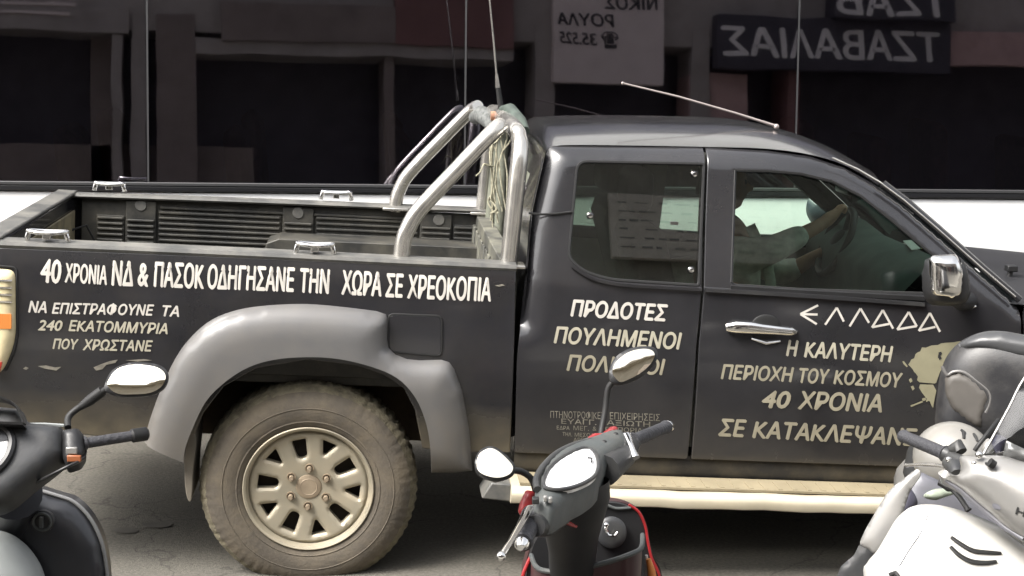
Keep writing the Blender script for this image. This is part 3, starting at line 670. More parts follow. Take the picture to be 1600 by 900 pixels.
m.box((2.4, 0.4, 0.35), (3.4, W - 0.4, 0.75)); m.tube([(0.9, 1.25, 0.36), (-0.4, 1.25, 0.34), (-1.05, 1.2, 0.36)], 0.035)
m.box((-1.10, 0.15, 0.40), (-1.0, W - 0.15, 0.52))
m.build('chassis', M_UNDER, truck, local=True, smooth=False)
# mud flap
mf = catmull([(299, 668), (292, 690), (288, 715), (289, 760), (293, 780), (297, 784), (300, 775), (302, 730), (306, 690)], 3, True)
m = MB(); pts = [TL(x, y, 0.02) for x, y in mf]; m.prism(pts, (0, 0.26, 0)); m.build('mud_flap', mat('dusty_mud_flap', (0.16, 0.14, 0.11), 0.8, noise=0.3, nscale=12), truck, local=True, bevel=0.003)
# ---- bed rail, liner, tailgate
def rail(fl_):
    tops = [TS(x, y) + Vector((0, 0, 0.006 + 0.020 * i / 4 if fl_ else 0)) for i, (x, y) in enumerate(((-14, 376), (200, 385), (400, 394), (600, 404), (807, 414)))]
    rows = []
    for p in tops:
        sec = [(-0.002, -0.028), (-0.010, -0.012), (-0.004, 0.0), (0.02, 0.004), (0.07, 0.004), (0.098, 0.001), (0.102, -0.006), (0.095, -0.014)]
        rows.append([Vector((p.x, p.y + a, p.z + b)) for a, b in sec])
    m = MB(); m.grid(rows)
    for r in (rows[0], rows[-1]): m.add(r, [tuple(range(len(r)))])
    if fl_: m.v = [far(v) for v in m.v]
    m.build('bed_rail', M_RAIL, truck, local=True, ang=30)
rail(False); rail(True)
BX0, BX1 = TL(0, 380, 0.05).x, TL(803, 415, 0.1).x
RZ = TL(400, 394).z
FLZ = 0.70
m = MB(); m.box((BX0, 0.10, FLZ - 0.03), (BX1, W - 0.10, FLZ))
k = BX0 + 0.05
while k < BX1 - 0.05: m.box((BX0 + 0.02, 0.3, FLZ), (BX1 - 0.02, 0.3, FLZ)) if False else None; k += 0.08
for i in range(9): m.box((BX0 + 0.03, 0.28 + 0.14 * i, FLZ - 0.002), (BX1 - 0.03, 0.34 + 0.14 * i, FLZ + 0.012))
# inner side walls (near and far), ribbed on the far side facing the camera
for fl_ in (False, True):
    q = MB(); q.box((BX0 + 0.03, 0.085, FLZ), (BX1, 0.105, RZ - 0.008))
    def fx(px): return TL(px, 345, W - 0.11).x
    secs = [(150, 195, 0.012, 336), (197, 244, 0.030, 340), (246, 440, 0.008, 332), (442, 490, 0.030, 345), (492, 655, 0.008, 340), (657, 706, 0.030, 352), (708, 748, 0.014, 352)]
    for a_, b_, dep, ytop in secs:
        xa, xb = fx(a_), fx(b_); zt_ = TL((a_ + b_) / 2, ytop, W - 0.11).z
        q.box((xa, 0.104, FLZ), (xb, 0.106 + dep * 0.5, zt_ if dep < 0.02 else RZ - 0.014))
        z = zt_ - 0.006
        while z > FLZ + 0.05: q.box((xa + 0.006, 0.105 + dep * 0.5 - 0.001, z - 0.011), (xb - 0.006, 0.106 + dep * 0.5 + 0.011, z)); z -= 0.0235
    q.box((fx(250), 0.105, TL(350, 331, W - 0.11).z), (fx(655), 0.118, TL(350, 327, W - 0.11).z))
    # wheel box in the bed
    xa, xb = TL(440, 380, W - 0.3).x - 0.04, BX1 + 0.02; wz = TL(570, 379, W - 0.33).z
    q.prism([Vector((x, 0.1, z)) for x, z in ((xa - 0.10, FLZ), (xa - 0.02, wz - 0.02), (xa + 0.03, wz), (xb - 0.06, wz), (xb - 0.06, FLZ))], (0, 0.24, 0))
    for v in q.v: v.y = W - v.y if fl_ else v.y
    m.add(q.v, q.f)
m.build('bed_liner', M_LINER, truck, local=True, smooth=False, bevel=0.003, segs=1, merge=False)
m = MB(); m.box((BX1 - 0.045, 0.10, FLZ), (BX1 + 0.015, W - 0.10, RZ - 0.012)); m.box((BX1 - 0.06, 0.12, FLZ), (BX1 - 0.044, 0.22, RZ - 0.05)); m.box((BX1 - 0.06, W - 0.22, FLZ), (BX1 - 0.044, W - 0.12, RZ - 0.05))
for i in range(8): m.box((BX1 - 0.054, 0.3 + 0.14 * i, FLZ), (BX1 - 0.044, 0.38 + 0.14 * i, RZ - 0.06))
m.build('headboard', M_LINERD, truck, local=True, bevel=0.004)
tg = MB(); tg.box((BX0 - 0.075, 0.03, 0.66), (BX0 - 0.002, W - 0.03, RZ - 0.004)); tgo = tg.build('tailgate', M_BED, truck, local=True, bevel=0.012)
m = MB(); m.box((BX0 - 0.001, 0.16, FLZ + 0.03), (BX0 + 0.008, W - 0.13, RZ - 0.065)); m.build('inner_panel', M_TAILIN, tgo, local=True, bevel=0.004)
m = MB(); m.box((BX0 - 0.08, 0.05, RZ - 0.003), (BX0 + 0.006, W - 0.05, RZ + 0.010)); m.build('top_cap', M_RAIL, tgo, local=True, bevel=0.006)
m = MB(); m.tube([TL(110, 360, W - 0.2), TL(135, 352, W - 0.18), TL(150, 380, W - 0.16)], 0.005, 6); m.build('tailgate_cable', M_RUBBER, truck, local=True)
for i in range(3):
    MB().lathe([(0.0, 0.0), (0.022, 0.0), (0.027, -0.006), (0.027, -0.02)], TL((220, 466, 686)[i], (321, 333, 344)[i], W - 0.125), (0, -1, 0), 20).build('tie_anchor', M_RAIL, truck, local=True)
def tiedown(px, py, wpx, y, hz=0.022):
    c = TL(px, py, y); c.z = TS(max(-10, min(px, 800)), 376 + 0.0463 * px).z + (0.024 if y < 0.5 else 0.024 + 0.012 + 0.02 * px / 800); L = abs(TL(px + wpx / 2, py, y).x - c.x); m = MB()
    loop = [c + Vector((L * math.cos(t) * (1.0), 0.028 * math.sin(t), hz * (0.5 + 0.5 * math.cos(2 * t) * 0.2))) for t in [2 * math.pi * k / 24 for k in range(25)]]
    m.tube(loop, 0.0075, 8); m.tube([c + Vector((-L * 1.05, 0, -0.022)), c + Vector((-L * 0.93, 0, 0.010))], 0.010, 8); m.tube([c + Vector((L * 1.05, 0, -0.022)), c + Vector((L * 0.93, 0, 0.010))], 0.010, 8); m.box((c.x - 0.014, c.y - 0.02, c.z - 0.014), (c.x + 0.014, c.y + 0.02, c.z + 0.012))
    m.build('tie_down_hook', M_CHROME, truck, local=True, bevel=0.003)
tiedown(74, 373, 62, 0.06); tiedown(492, 393, 58, 0.06); tiedown(171, 297, 46, W - 0.06); tiedown(525, 317, 46, W - 0.05)
# tail lamp
tlp = roundpoly([(-12, 419), (24, 422), (25, 520), (20, 545), (6, 578), (-12, 590)], [4, 12, 20, 14, 10, 4])
P, T2, lp = triangulate([((p := TS(x, y)).x, p.z) for x, y in tlp], [], 0.02); d_ = bdist(P, lp)
fr = [Vector((a, prof(b) - 0.004 - 0.018 * math.sqrt(max(0, 1 - (1 - min(1, e / 0.03)) ** 2)), b)) for (a, b), e in zip(P, d_)]
tl = shell(MB(), fr, [Vector((v.x, prof(v.z) + 0.01, v.z)) for v in fr], T2).build('tail_lamp', M_AMBERW, truck, local=True, ang=60)
for (a, b, mt, nm) in ((488, 512, M_ORANGE, 'indicator_lens'), (563, 582, M_REDL, 'red_lens')):
    q = roundpoly([(-11, a), (20 if a < 540 else 6, a + 1), (20 if a < 540 else 1, b), (-11, b)], 2)
    P, T2, lp = triangulate([((p := TS(x, y)).x, p.z) for x, y in q], [], 0.02)
    shell(MB(), [Vector((x, prof(z) - 0.0235, z)) for x, z in P], [Vector((x, prof(z) - 0.012, z)) for x, z in P], T2).build(nm, mt, tl, local=True)
m = MB()
for yy in (438, 449, 460, 471): m.tube([TS(-11, yy, -0.0225), TS(19, yy + 1, -0.0225)], 0.004, 6)
m.build('lens_ribs', M_CHROME, tl, local=True)
seam(roundpoly([(-10, 415), (26, 418), (28, 522), (23, 548), (8, 582)], 8)[4:], 0.004)
# far lamp and bumper
MB().box((BX0 - 0.03, W - 0.03, 0.74), (BX0 + 0.06, W - 0.0, 1.06)).build('tail_lamp', M_REDL, truck, local=True, bevel=0.012)
MB().box((BX0 - 0.20, 0.06, 0.44), (BX0 - 0.08, W - 0.06, 0.62)).build('rear_bumper', M_CHROME, truck, local=True, bevel=0.03)
# ---- cab
SHUT = [(1104, 231), (1100, 350), (1098, 450), (1090, 540), (1076, 718)]
qwin = roundpoly([(902, 252), (1100, 256), (1092, 446), (952, 437), (912, 424), (888, 403)], [16, 5, 5, 30, 24, 12])
fwin = [(1148, 266), (1200, 267), (1250, 271), (1300, 283), (1345, 306), (1388, 340), (1432, 377), (1470, 408), (1490, 424), (1492, 460), (1440, 459), (1250, 453), (1150, 446), (1142, 441)]
# the cab behind the door: the half door and the corner of the cab are one panel line in the photograph
rear_px = roundpoly([(862, 229), (1102, 232), (1098, 350), (1096, 450), (1088, 540), (1074, 717), (804, 707), (808, 560), (822, 440), (830, 340), (842, 285), (850, 248)], [8, 2, 1, 2, 2, 4, 4, 20, 20, 20, 20, 8], 3)
def edge_round(px, wd, dep):
    pl = [np.array(((p := TS(x, y)).x, p.z)) for x, y in px]
    def f(a, b):
        d = arcd(np.array([[a, b]]), pl)[0]; return dep * (1 - min(1, d / wd)) ** 2
    return f
er1 = edge_round([(858, 229), (980, 230), (1102, 232)], 0.055, 0.045); er2 = edge_round([(858, 229), (848, 255), (840, 290), (830, 340), (822, 440), (814, 500)], 0.09, 0.05)
rd = panel('rear_door', rear_px, M_PAINT, holes=[qwin], thick=0.035, step=0.022, bevel=0.004, offfn=lambda a, b: max(er1(a, b), er2(a, b)))
front_px = [(1106, 232), (1200, 237), (1270, 246), (1325, 264), (1372, 290), (1412, 319), (1460, 360), (1530, 422), (1583, 468), (1597, 482), (1594, 560), (1584, 736), (1080, 718), (1092, 540), (1100, 450), (1102, 350)]
er3 = edge_round(front_px[0:10], 0.055, 0.045)
fd = panel('front_door', front_px, M_PAINT, holes=[fwin], thick=0.035, step=0.022, bevel=0.004, offfn=er3)
def pane(px, mt, parent, off=0.016, grow=1.015):
    cx = sum(p[0] for p in px) / len(px); cy = sum(p[1] for p in px) / len(px)
    return panel('window', [(cx + (x - cx) * grow, cy + (y - cy) * grow) for x, y in px], mt, parent, off=off, thick=0.004, step=0.07, bevel=0)
pane(qwin, M_QGLASS, rd, 0.006); pane(fwin, M_GLASS, fd)
seam(qwin, 0.006, rd, closed=True, name='window_seal', off=0.003, both=True)
seam(fwin, 0.007, fd, closed=True, name='window_seal', off=0.006, both=True)
for (x, y) in ((1085, 272), (1080, 422), (922, 337)): MB().lathe([(0, 0.012), (0.008, 0.011), (0.012, 0.005), (0.013, 0)], TS(x, y, 0.004), (0, -1, 0), 14).build('hinge_bolt', M_CHROME, rd, local=True)
MB().box(TS(1050, 346, 0.0) + Vector((-0.005, 0, -0.012)), TS(1060, 352, 0.0) + Vector((0.0, 0.004, 0.012))).build('window_latch', M_CHROME, rd, local=True, bevel=0.003)
def strip(px, h, out_, parent, mt, name='belt_trim', base=0.0):
    rows = []
    for x, y in px:
        p = TS(x, y, base); rows.append([p + Vector((0, 0.004, h)), p + Vector((0, -out_, h * 0.7)), p + Vector((0, -out_, -h * 0.7)), p + Vector((0, 0.004, -h))])
    m = MB(); m.grid(rows); m.add(rows[0], [(0, 1, 2, 3)]); m.add(rows[-1], [(0, 1, 2, 3)])
    return m.build(name, mt, parent, local=True, ang=30)
strip([(1141, 449), (1250, 456), (1350, 461), (1444, 466)], 0.010, 0.012, fd, M_BLACK)
strip([(1101, 452), (1250, 461), (1350, 468), (1443, 475)], 0.009, 0.016, fd, mat('paint_crease', (0.03, 0.03, 0.032), 0.22, coat=0.6), 'belt_crease')
strip(catmull([(893, 415), (912, 428), (935, 438), (975, 445), (1040, 449), (1096, 452)], 4), 0.007, 0.013, rd, M_PAINT, 'belt_crease')
strip([(803, 718), (1075, 730), (1380, 740), (1560, 746)], 0.040, 0.002, truck, mat('dusty_sill_paint', (0.022, 0.021, 0.020), 0.5, noise=0.3, nscale=6, dirt=DUST, dirt_amt=0.35, dirt_scale=4), 'rocker_panel', base=0.012)
# door writing
lines(rd, [('ΠΡΟΔΟΤΕΣ', 891, 1044, 494, 502, 26)], M_LET, bold=0.035, shear=0.25)
lines(rd, [('ΠΟΥΛΗΜΕΝΟΙ', 865, 1066, 536, 546, 26)], M_LETY, bold=0.03, shear=0.25)
lines(rd, [('ΠΟΛΙΤΙΚΟΙ', 885, 1040, 579, 586, 25)], M_LETD, bold=0.03, shear=0.25)
lines(rd, [('ΠΤΗΝΟΤΡΟΦΙΚΕΣ', 860, 945, 653, 655, 11), ('ΕΠΙΧΕΙΡΗΣΕΙΣ', 953, 1031, 655, 658, 11)], M_LETF, bold=0.0, shear=0.0)
lines(rd, [('ΕΥΑΓΓ.', 877, 932, 662, 664, 8)], M_LETF, bold=0.02, shear=0.0)
lines(rd, [('ΑΞΙΩΤΗ', 948, 1016, 664, 667, 8)], M_LETF, bold=0.02, shear=0.0)
lines(rd, [('ΕΔΡΑ', 870, 890, 671, 672, 6), ('ΜΕΓ.', 896, 920, 672, 673, 7), ('&', 926, 932, 673, 673, 7), ('ΕΜΠΟΡΙΑ', 946, 1004, 674, 676, 7), ('ΤΗΛ.', 879, 894, 681, 682, 6), ('ΜΕΣΟΛ.', 898, 930, 682, 683, 6), ('ΑΡΓ.', 896, 914, 690, 690, 6)], M_LETF, bold=0.0, shear=0.0)
lines(fd, [('Η', 1228, 1248, 556, 557, 25), ('ΚΑΛΥΤΕΡΗ', 1256, 1396, 558, 566, 25)], M_LETY, bold=0.03, shear=0.25)
lines(fd, [('ΠΕΡΙΟΧΗ', 1126, 1241, 592, 597, 23), ('ΤΟΥ', 1249, 1297, 598, 600, 23), ('ΚΟΣΜΟΥ', 1302, 1411, 600, 606, 23)], M_LETD, bold=0.03, shear=0.25)
lines(fd, [('40', 1190, 1236, 637, 638, 28), ('ΧΡΟΝΙΑ', 1246, 1378, 639, 644, 28)], M_LETD, bold=0.035, shear=0.25)
lines(fd, [('ΣΕ', 1122, 1167, 681, 683, 27), ('ΚΑΤΑΚΛΕΨΑΝΕ', 1175, 1434, 684, 697, 27)], M_LETD, bold=0.035, shear=0.25)
m = MB()
def stroke(a, b, wd=3.4):
    a, b = Vector((1200 + a[0] / 4, 450 + a[1] / 4)), Vector((1200 + b[0] / 4, 450 + b[1] / 4)); d = (b - a).normalized(); n = Vector((-d.y, d.x)) * wd / 2
    m.add([TS(*(a + n), -0.0014), TS(*(b + n), -0.0014), TS(*(b - n), -0.0014), TS(*(a - n), -0.0014)], [(0, 1, 2, 3)])
for a, b in (((313, 108), (203, 163)), ((203, 163), (305, 226)), ((212, 163), (310, 166)), ((357, 230), (430, 123)), ((430, 123), (474, 210)), ((510, 240), (578, 128)), ((578, 128), (631, 217)), ((650, 247), (718, 138)), ((718, 138), (782, 254)), ((652, 245), (758, 224)),
             ((808, 260), (880, 150)), ((880, 150), (930, 240)), ((930, 238), (808, 259)), ((942, 268), (1012, 156)), ((1012, 156), (1075, 274)), ((944, 266), (1046, 243))): stroke(a, b)
m.build('lettering', M_LET, fd, local=True, smooth=False, merge=False)
gm = [(1200, 330), (1160, 338), (1110, 341), (1080, 345), (1060, 355), (1020, 358), (985, 372), (960, 370), (950, 395), (932, 402), (920, 412), (912, 438), (893, 446), (888, 458), (875, 478), (890, 492), (905, 510), (912, 524), (922, 533), (935, 552), (930, 575), (945, 588), (1040, 596), (1050, 590), (1060, 560), (1075, 520), (1100, 500), (1150, 470), (1200, 440)]
pel = [(948, 600), (1030, 603), (1050, 640), (1040, 690), (1030, 748), (1020, 735), (1010, 708), (1000, 704), (985, 712), (990, 690), (975, 672), (962, 655), (942, 622)]
mb = MB()
for poly in (gm, pel, [(838, 458), (848, 456), (872, 488), (866, 494), (845, 474)], [(878, 572), (892, 560), (902, 580), (888, 592)], [(890, 615), (905, 608), (915, 628), (902, 640)], [(888, 733), (960, 704), (968, 712), (892, 743)], [(960, 690), (985, 682), (985, 700), (965, 706)]):
    ring = [(1200 + x / 4, 450 + y / 4) for x, y in poly]
    P, T2, lp = triangulate([((p := TS(x, y)).x, p.z) for x, y in ring], [], 0.02)
    mb.add([Vector((x, prof(z) - 0.003, z)) for x, z in P], T2)
mb.build('map_emblem', M_MAP, fd, local=True, smooth=False, merge=False)
mb = MB()
for poly in ([(1066, 402), (1082, 398), (1088, 410), (1078, 424), (1086, 440), (1072, 452), (1066, 436)], [(1075, 425), (1064, 415), (1062, 440)]):
    ring = [TS(1200 + x / 4, 450 + y / 4, -0.0045) for x, y in poly]; mb.add(ring, [tuple(range(len(ring)))])
mb.build('map_emblem', M_PAINT, fd, local=True, smooth=False)
# door handle
m = MB(); hp = [(1136, 512), (1150, 511), (1172, 512), (1190, 514), (1212, 516), (1236, 518), (1243, 519)]; pts = [TS(x, y, -0.022 + (0.018 if i in (0, len(hp) - 1) else 0)) for i, (x, y) in enumerate(hp)]
m.tube(pts, [0.015, 0.0225, 0.0225, 0.019, 0.0165, 0.0155, 0.010], 14, up=Vector((0, 1, 0)), flat=0.7); hd = m.build('door_handle', M_CHROME, fd, local=True)
m = MB(); cc = TS(1196, 513, 0.001); m.ball(cc, (0.055, 0.006, 0.050), 14); m.build('handle_recess_shade', M_RUBBER, fd, local=True)  # black blob stands for the shade in the hollow behind the handle
m = MB(); m.tube([TS(1174, 529, -0.004), TS(1197, 536, -0.007), TS(1219, 533, -0.004)], [0.004, 0.007, 0.004], 8); m.build('recess_lip', M_CHROME, fd, local=True)
# roof
ge = [(852, 238), (866, 229), (890, 226), (1000, 227), (1104, 229), (1200, 232), (1270, 242), (1325, 260), (1374, 290)]
rows = []; NR = 24
cr = [0.02, 0.045, 0.056, 0.064, 0.066, 0.066, 0.058, 0.046, 0.03]
fwdb = [-0.015, -0.01, 0, 0, 0, 0, 0.01, 0.04, 0.09]
for (x, y), c_, fb in zip(catmull(ge, 3), catmull([(c,) for c in cr], 3), catmull([(c,) for c in fwdb], 3)):
    p = TS(x, y + 0.5, 0.044); c_ = c_[0]; fb = fb[0]; r = []
    for k in range(NR + 1):
        t = 2 * k / NR - 1; s_ = 1 - abs(t) ** 2.6
        r.append(Vector((p.x + fb * (1 - t * t), p.y + (W - 2 * p.y) * (k / NR), p.z + c_ * s_)))
    rows.append(r)
back = [v + Vector((0, 0, -0.03)) for r in rows for v in r]
m = MB(); m.grid(rows); m.grid([[v + Vector((0, 0, -0.03)) for v in r] for r in rows]); m.grid([rows[0], [v + Vector((0, 0, -0.05)) for v in rows[0]]]); m.grid([rows[-1], [v + Vector((0, 0, -0.03)) for v in rows[-1]]])
m.build('roof', M_ROOF, truck, local=True, ang=50)
roof_front = rows[-1]; roof_back = rows[0]
# headlining
# windscreen
ap = [(1374, 288), (1412, 317), (1460, 358), (1530, 420), (1588, 470)]
rows = []
for i, (x, y) in enumerate(ap):
    p = TS(x, y, 0.047); r = []
    fb = 0.09 + 0.05 * i / 4
    for k in range(17):
        t = k / 8 - 1; r.append(Vector((p.x + fb * (1 - t * t), p.y + (W - 2 * p.y) * k / 16, p.z + 0.012 * (1 - t * t))))
    rows.append(r)
m = MB(); m.grid(rows); m.grid([[v + Vector((-0.004, 0, -0.004)) for v in r] for r in rows]); wsn = m.build('windscreen', M_WIND, truck, local=True, ang=60)
ws_low = rows[-1]
for fl_ in (False, True):   # pillar and seal beside the glass
    pts = [TS(x, y, 0.006) for x, y in ap]; pts = [far(p) for p in pts] if fl_ else pts
    MB().tube([p + Vector((0.012, 0, 0.004)) for p in pts], 0.014, 8).build('windscreen_pillar', M_PAINT, truck, local=True)
pts = [TS(x, y, 0.0) + Vector((0, -0.004, 0.006)) for x, y in [(1300, 249), (1340, 267), (1374, 287), (1412, 315), (1460, 356), (1530, 418), (1586, 466)]]
MB().tube(pts, 0.0035, 8).build('pillar_highlight', M_TUBE, truck, local=True)  # bright tube stands for the light catching the pillar edge
# back of the cab
rb = [TS(x, y, 0.02) for x, y in ((852, 240), (842, 285), (832, 330), (826, 400), (823, 440))]
m = MB(); rows = [[Vector((p.x, p.y + (W - 2 * p.y) * k / 12, p.z + 0.02 * (1 - (k / 6 - 1) ** 2) * (1 if i == 0 else 0))) for k in range(13)] for i, p in enumerate(rb)]
lowx = TL(806, 600, 0.05).x; rows.append([Vector((lowx, 0.04 + (W - 0.08) * k / 12, 0.45)) for k in range(13)])
keep = MB()
for i in range(len(rows) - 1):
    for k in range(12):
        if i in (1, 2) and 3 <= k <= 8: continue
        keep.add([rows[i][k], rows[i][k + 1], rows[i + 1][k + 1], rows[i + 1][k]], [(0, 1, 2, 3)])
keep.build('cab_back', M_PAINT, truck, local=True)
m = MB(); m.grid([[rows[i][k] + Vector((0.01, 0, 0)) for k in range(3, 10)] for i in (1, 2, 3)]); m.build('rear_window', M_QGLASS, truck, local=True)
# cord tied round the cab corner
m = MB(); m.tube([TS(x, y, -0.004) for x, y in ((826, 333), (845, 335), (870, 334), (893, 331))] , 0.004, 6); m.build('tie_cord', M_RUBBER, rd, local=True)
# interior
sl_ = TL(1250, 455, 0.06).z
m = MB(); m.box((lowx + 0.06, 0.09, 0.50), (2.5, W - 0.09, 0.56))
m.build('cab_floor', M_TRIM, truck, local=True, smooth=False)
for fl_ in (False, True):
    m = MB(); m.box((lowx + 0.1, 0.062, 0.5), (2.42, 0.085, sl_ - 0.03))
    if fl_: m.v = [far(v) for v in m.v]
    m.build('door_lining', M_TRIM, truck, local=True, smooth=False)
xb = TS(1120, 350).x
for fl_ in (False, True):
    m = MB(); a0, a1 = TS(1104, 240), TS(1145, 250); b0, b1 = TS(1094, 470), TS(1138, 470)
    m.add([p + Vector((0, 0.045, 0)) for p in (a0, a1, b1, b0)] + [p + Vector((0, 0.10, 0)) for p in (a0, a1, b1, b0)], [(0, 1, 2, 3), (7, 6, 5, 4), (0, 4, 5, 1), (1, 5, 6, 2), (2, 6, 7, 3), (3, 7, 4, 0)])
    if fl_: m.v = [far(v) for v in m.v]
    m.build('door_pillar', M_TRIM, truck, local=True, smooth=False)
def seat(yc):
    x0 = 1.22
    m = MB(); m.box((x0, yc - 0.25, 0.62), (x0 + 0.52, yc + 0.25, 0.78)); m.prism([Vector((x, yc - 0.24, z)) for x, z in ((x0 + 0.02, 0.74), (x0 + 0.14, 0.76), (x0 + 0.0, 1.26), (x0 - 0.10, 1.28), (x0 - 0.12, 1.2))], (0, 0.48, 0))
    s_ = m.build('seat', M_SEAT, truck, local=True, bevel=0.04, segs=3)
    MB().box((x0 - 0.13, yc - 0.13, 1.30), (x0 - 0.03, yc + 0.13, 1.46)).build('headrest', M_SEAT, s_, local=True, bevel=0.035, segs=3)
seat(0.45); seat(W - 0.47)
DY = W - 0.47
dx0 = TL(1375, 430, 0.5).x
DTZ = TL(1425, 404, 0.25).z
m = MB(); rows = []
for y in (0.11, 0.3, 0.6, 0.9, 1.2, W - 0.3, W - 0.11):
    hb = 0.03 if y > 1.0 else 0
    rows.append([Vector((dx0 + 0.04, y, 0.62)), Vector((dx0 - 0.02, y, 0.82)), Vector((dx0 - 0.03, y, DTZ - 0.10 + hb)), Vector((dx0 + 0.03, y, DTZ - 0.03 + hb)), Vector((dx0 + 0.14, y, DTZ + hb)), Vector((TS(1500, 394).x + 0.03, y, DTZ - 0.01)), Vector((2.46, y, DTZ - 0.12))])
m.grid(rows); m.build('dashboard', M_DASH, truck, local=True, ang=45)
SWC = TL(1306, 378, DY); SWN = (TL(1330, 330, DY) - TL(1284, 424, DY)).normalized(); SWN = Vector((SWN.z, 0, -SWN.x)).normalized()
if SWN.x > 0: SWN = -SWN
up_ = Vector((-SWN.z, 0, SWN.x)); SR = (TL(1333, 328, DY) - TL(1282, 425, DY)).length / 2
m = MB(); m.tube([SWC + (Vector((0, 1, 0)) * math.cos(t) + up_ * math.sin(t)) * SR for t in [2 * math.pi * k / 40 for k in range(41)]], 0.015, 10)
m.ball(SWC - SWN * 0.03, (0.07, 0.07, 0.05), 10, Matrix((up_, Vector((0, 1, 0)), SWN)).transposed())
for t in (0, math.pi, -math.pi / 2): m.tube([SWC - SWN * 0.03, SWC + (Vector((0, 1, 0)) * math.cos(t) + up_ * math.sin(t)) * SR], 0.014, 8)
m.tube([SWC - SWN * 0.03, SWC - SWN * 0.4], 0.04, 10); m.build('steering_wheel', M_RUBBER, truck, local=True)
# rear view mirror and sun visors
ph = TL(1400, 350, 0.9)
m = MB(); m.box((roof_front[12].x - 0.02, 0.78, roof_front[12].z - 0.13), (roof_front[12].x + 0.01, 0.98, roof_front[12].z - 0.06)); m.build('cabin_mirror', M_BLACK, truck, local=True, bevel=0.012)
# door mirrors
def door_mirror(fl_):
    mc = TL(1480, 437, -0.16); mb_ = MB()
    out_ = roundpoly([(1447, 402), (1505, 400), (1516, 430), (1518, 465), (1505, 480), (1450, 478), (1441, 450)], 14)
    pl = []
    P, T2, lp = triangulate([((p := TL(x, y, -0.16)).x, p.z) for x, y in out_], [], 0.018); d_ = bdist(P, lp)
    prf = lambda e: math.sqrt(max(0, 1 - (1 - min(1, e / 0.05)) ** 2))
    fr = [Vector((x, -0.15 - 0.06 * prf(e), z)) for (x, z), e in zip(P, d_)]; bk = [Vector((x, -0.15 + 0.07 * prf(e), z)) for (x, z), e in zip(P, d_)]
    shell(mb_, fr, bk, T2)
    if fl_: mb_.v = [far(v) for v in mb_.v]
    par = MIRROR[fd.name] if fl_ else fd
    mo = mb_.build('door_mirror', M_BLACK, par, local=True, ang=60)
    c_ = roundpoly([(1455, 401), (1500, 398), (1508, 420), (1507, 462), (1490, 470), (1458, 464)], 10)
    P, T2, lp = triangulate([((p := TL(x, y, -0.21)).x, p.z) for x, y in c_], [], 0.015); d_ = bdist(P, lp)
    fr = [Vector((x, -0.195 - 0.032 * prf(e), z)) for (x, z), e in zip(P, d_)]; bk = [Vector((x, -0.185, z)) for (x, z), e in zip(P, d_)]
    q = shell(MB(), fr, bk, T2); 
    if fl_: q.v = [far(v) for v in q.v]
    q.build('mirror_cover', M_CHROME, mo, local=True, ang=60)
    q = MB(); q.tube([TL(1490, 462, -0.10), TL(1500, 472, -0.04), TS(1512, 470, 0.01)], [0.03, 0.028, 0.035], 12)
    if fl_: q.v = [far(v) for v in q.v]
    q.build('mirror_arm', M_BLACK, mo, local=True)
    if not fl_:
        q = MB(); q.ball(TS(1517, 478, -0.005), (0.022, 0.012, 0.008), 10); q.build('mirror_base_trim', M_CHROME, mo, local=True)
door_mirror(False)
# the far mirror as seen through the cab
fm = roundpoly([(1262, 306), (1308, 303), (1322, 320), (1318, 346), (1268, 352), (1257, 330)], 10); q = MB()
P, T2, lp = triangulate([((p := TL(x, y, W + 0.14)).x, p.z) for x, y in fm], [], 0.03); d_ = bdist(P, lp)
prf = lambda e: math.sqrt(max(0, 1 - (1 - min(1, e / 0.05)) ** 2))
shell(q, [Vector((x, W + 0.13 - 0.05 * prf(e), z)) for (x, z), e in zip(P, d_)], [Vector((x, W + 0.13 + 0.05 * prf(e), z)) for (x, z), e in zip(P, d_)], T2)
fc = TL(1290, 340, W + 0.13); q.tube([fc, fc + Vector((0.1, -0.1, -0.1))], 0.03, 8)
q.build('door_mirror', mat('dark_blue_grey', (0.035, 0.045, 0.055), 0.35), MIRROR[fd.name], local=True, ang=60)
# roll bar
HY0, HY1 = 0.10, W - 0.10
tr = 0.031
rb_ = MB()
A0 = TL(795, 411, HY0); A1 = TL(806, 300, HY0); A2 = TL(813, 225, HY0 + 0.03)
hoop = [A0, A1, TL(812, 240, HY0 + 0.02), TL(811, 216, HY0 + 0.07), Vector((A2.x - 0.01, HY0 + 0.16, TL(808, 203, HY0 + 0.12).z))]
hz = hoop[-1].z + 0.015
hoop2 = hoop + [Vector((A2.x - 0.015, W / 2, hz))] + [far(p) for p in hoop[::-1]]
pts = catmull(hoop2, 5)
rb_.tube(pts, tr, 16)
rbo = rb_.build('roll_bar', M_TUBE, truck, local=True)
for fl_ in (False, True):
    b = [TL(627, 403, HY0), TL(630, 378, HY0), TL(637, 358, HY0), TL(655, 328, HY0 + 0.005), TL(715, 264, HY0 + 0.02), TL(768, 208, HY0 + 0.05), TL(782, 196, HY0 + 0.09)]
    b = catmull(b, 5); b = [far(Vector(p)) for p in b] if fl_ else [Vector(p) for p in b]
    MB().tube(b, tr * 0.93, 16).build('brace', M_TUBE, rbo, local=True)
    for px_, py_ in ((627, 405), (795, 413)):
        m = MB(); p = TL(px_, py_, HY0); m.box((p.x - 0.055, p.y - 0.05, p.z - 0.008), (p.x + 0.055, p.y + 0.05, p.z + 0.004))
        if fl_: m.v = [far(v) + Vector((0, 0, 0.020)) for v in m.v]
        m.build('mounting_plate', M_TUBE, rbo, local=True, bevel=0.003)
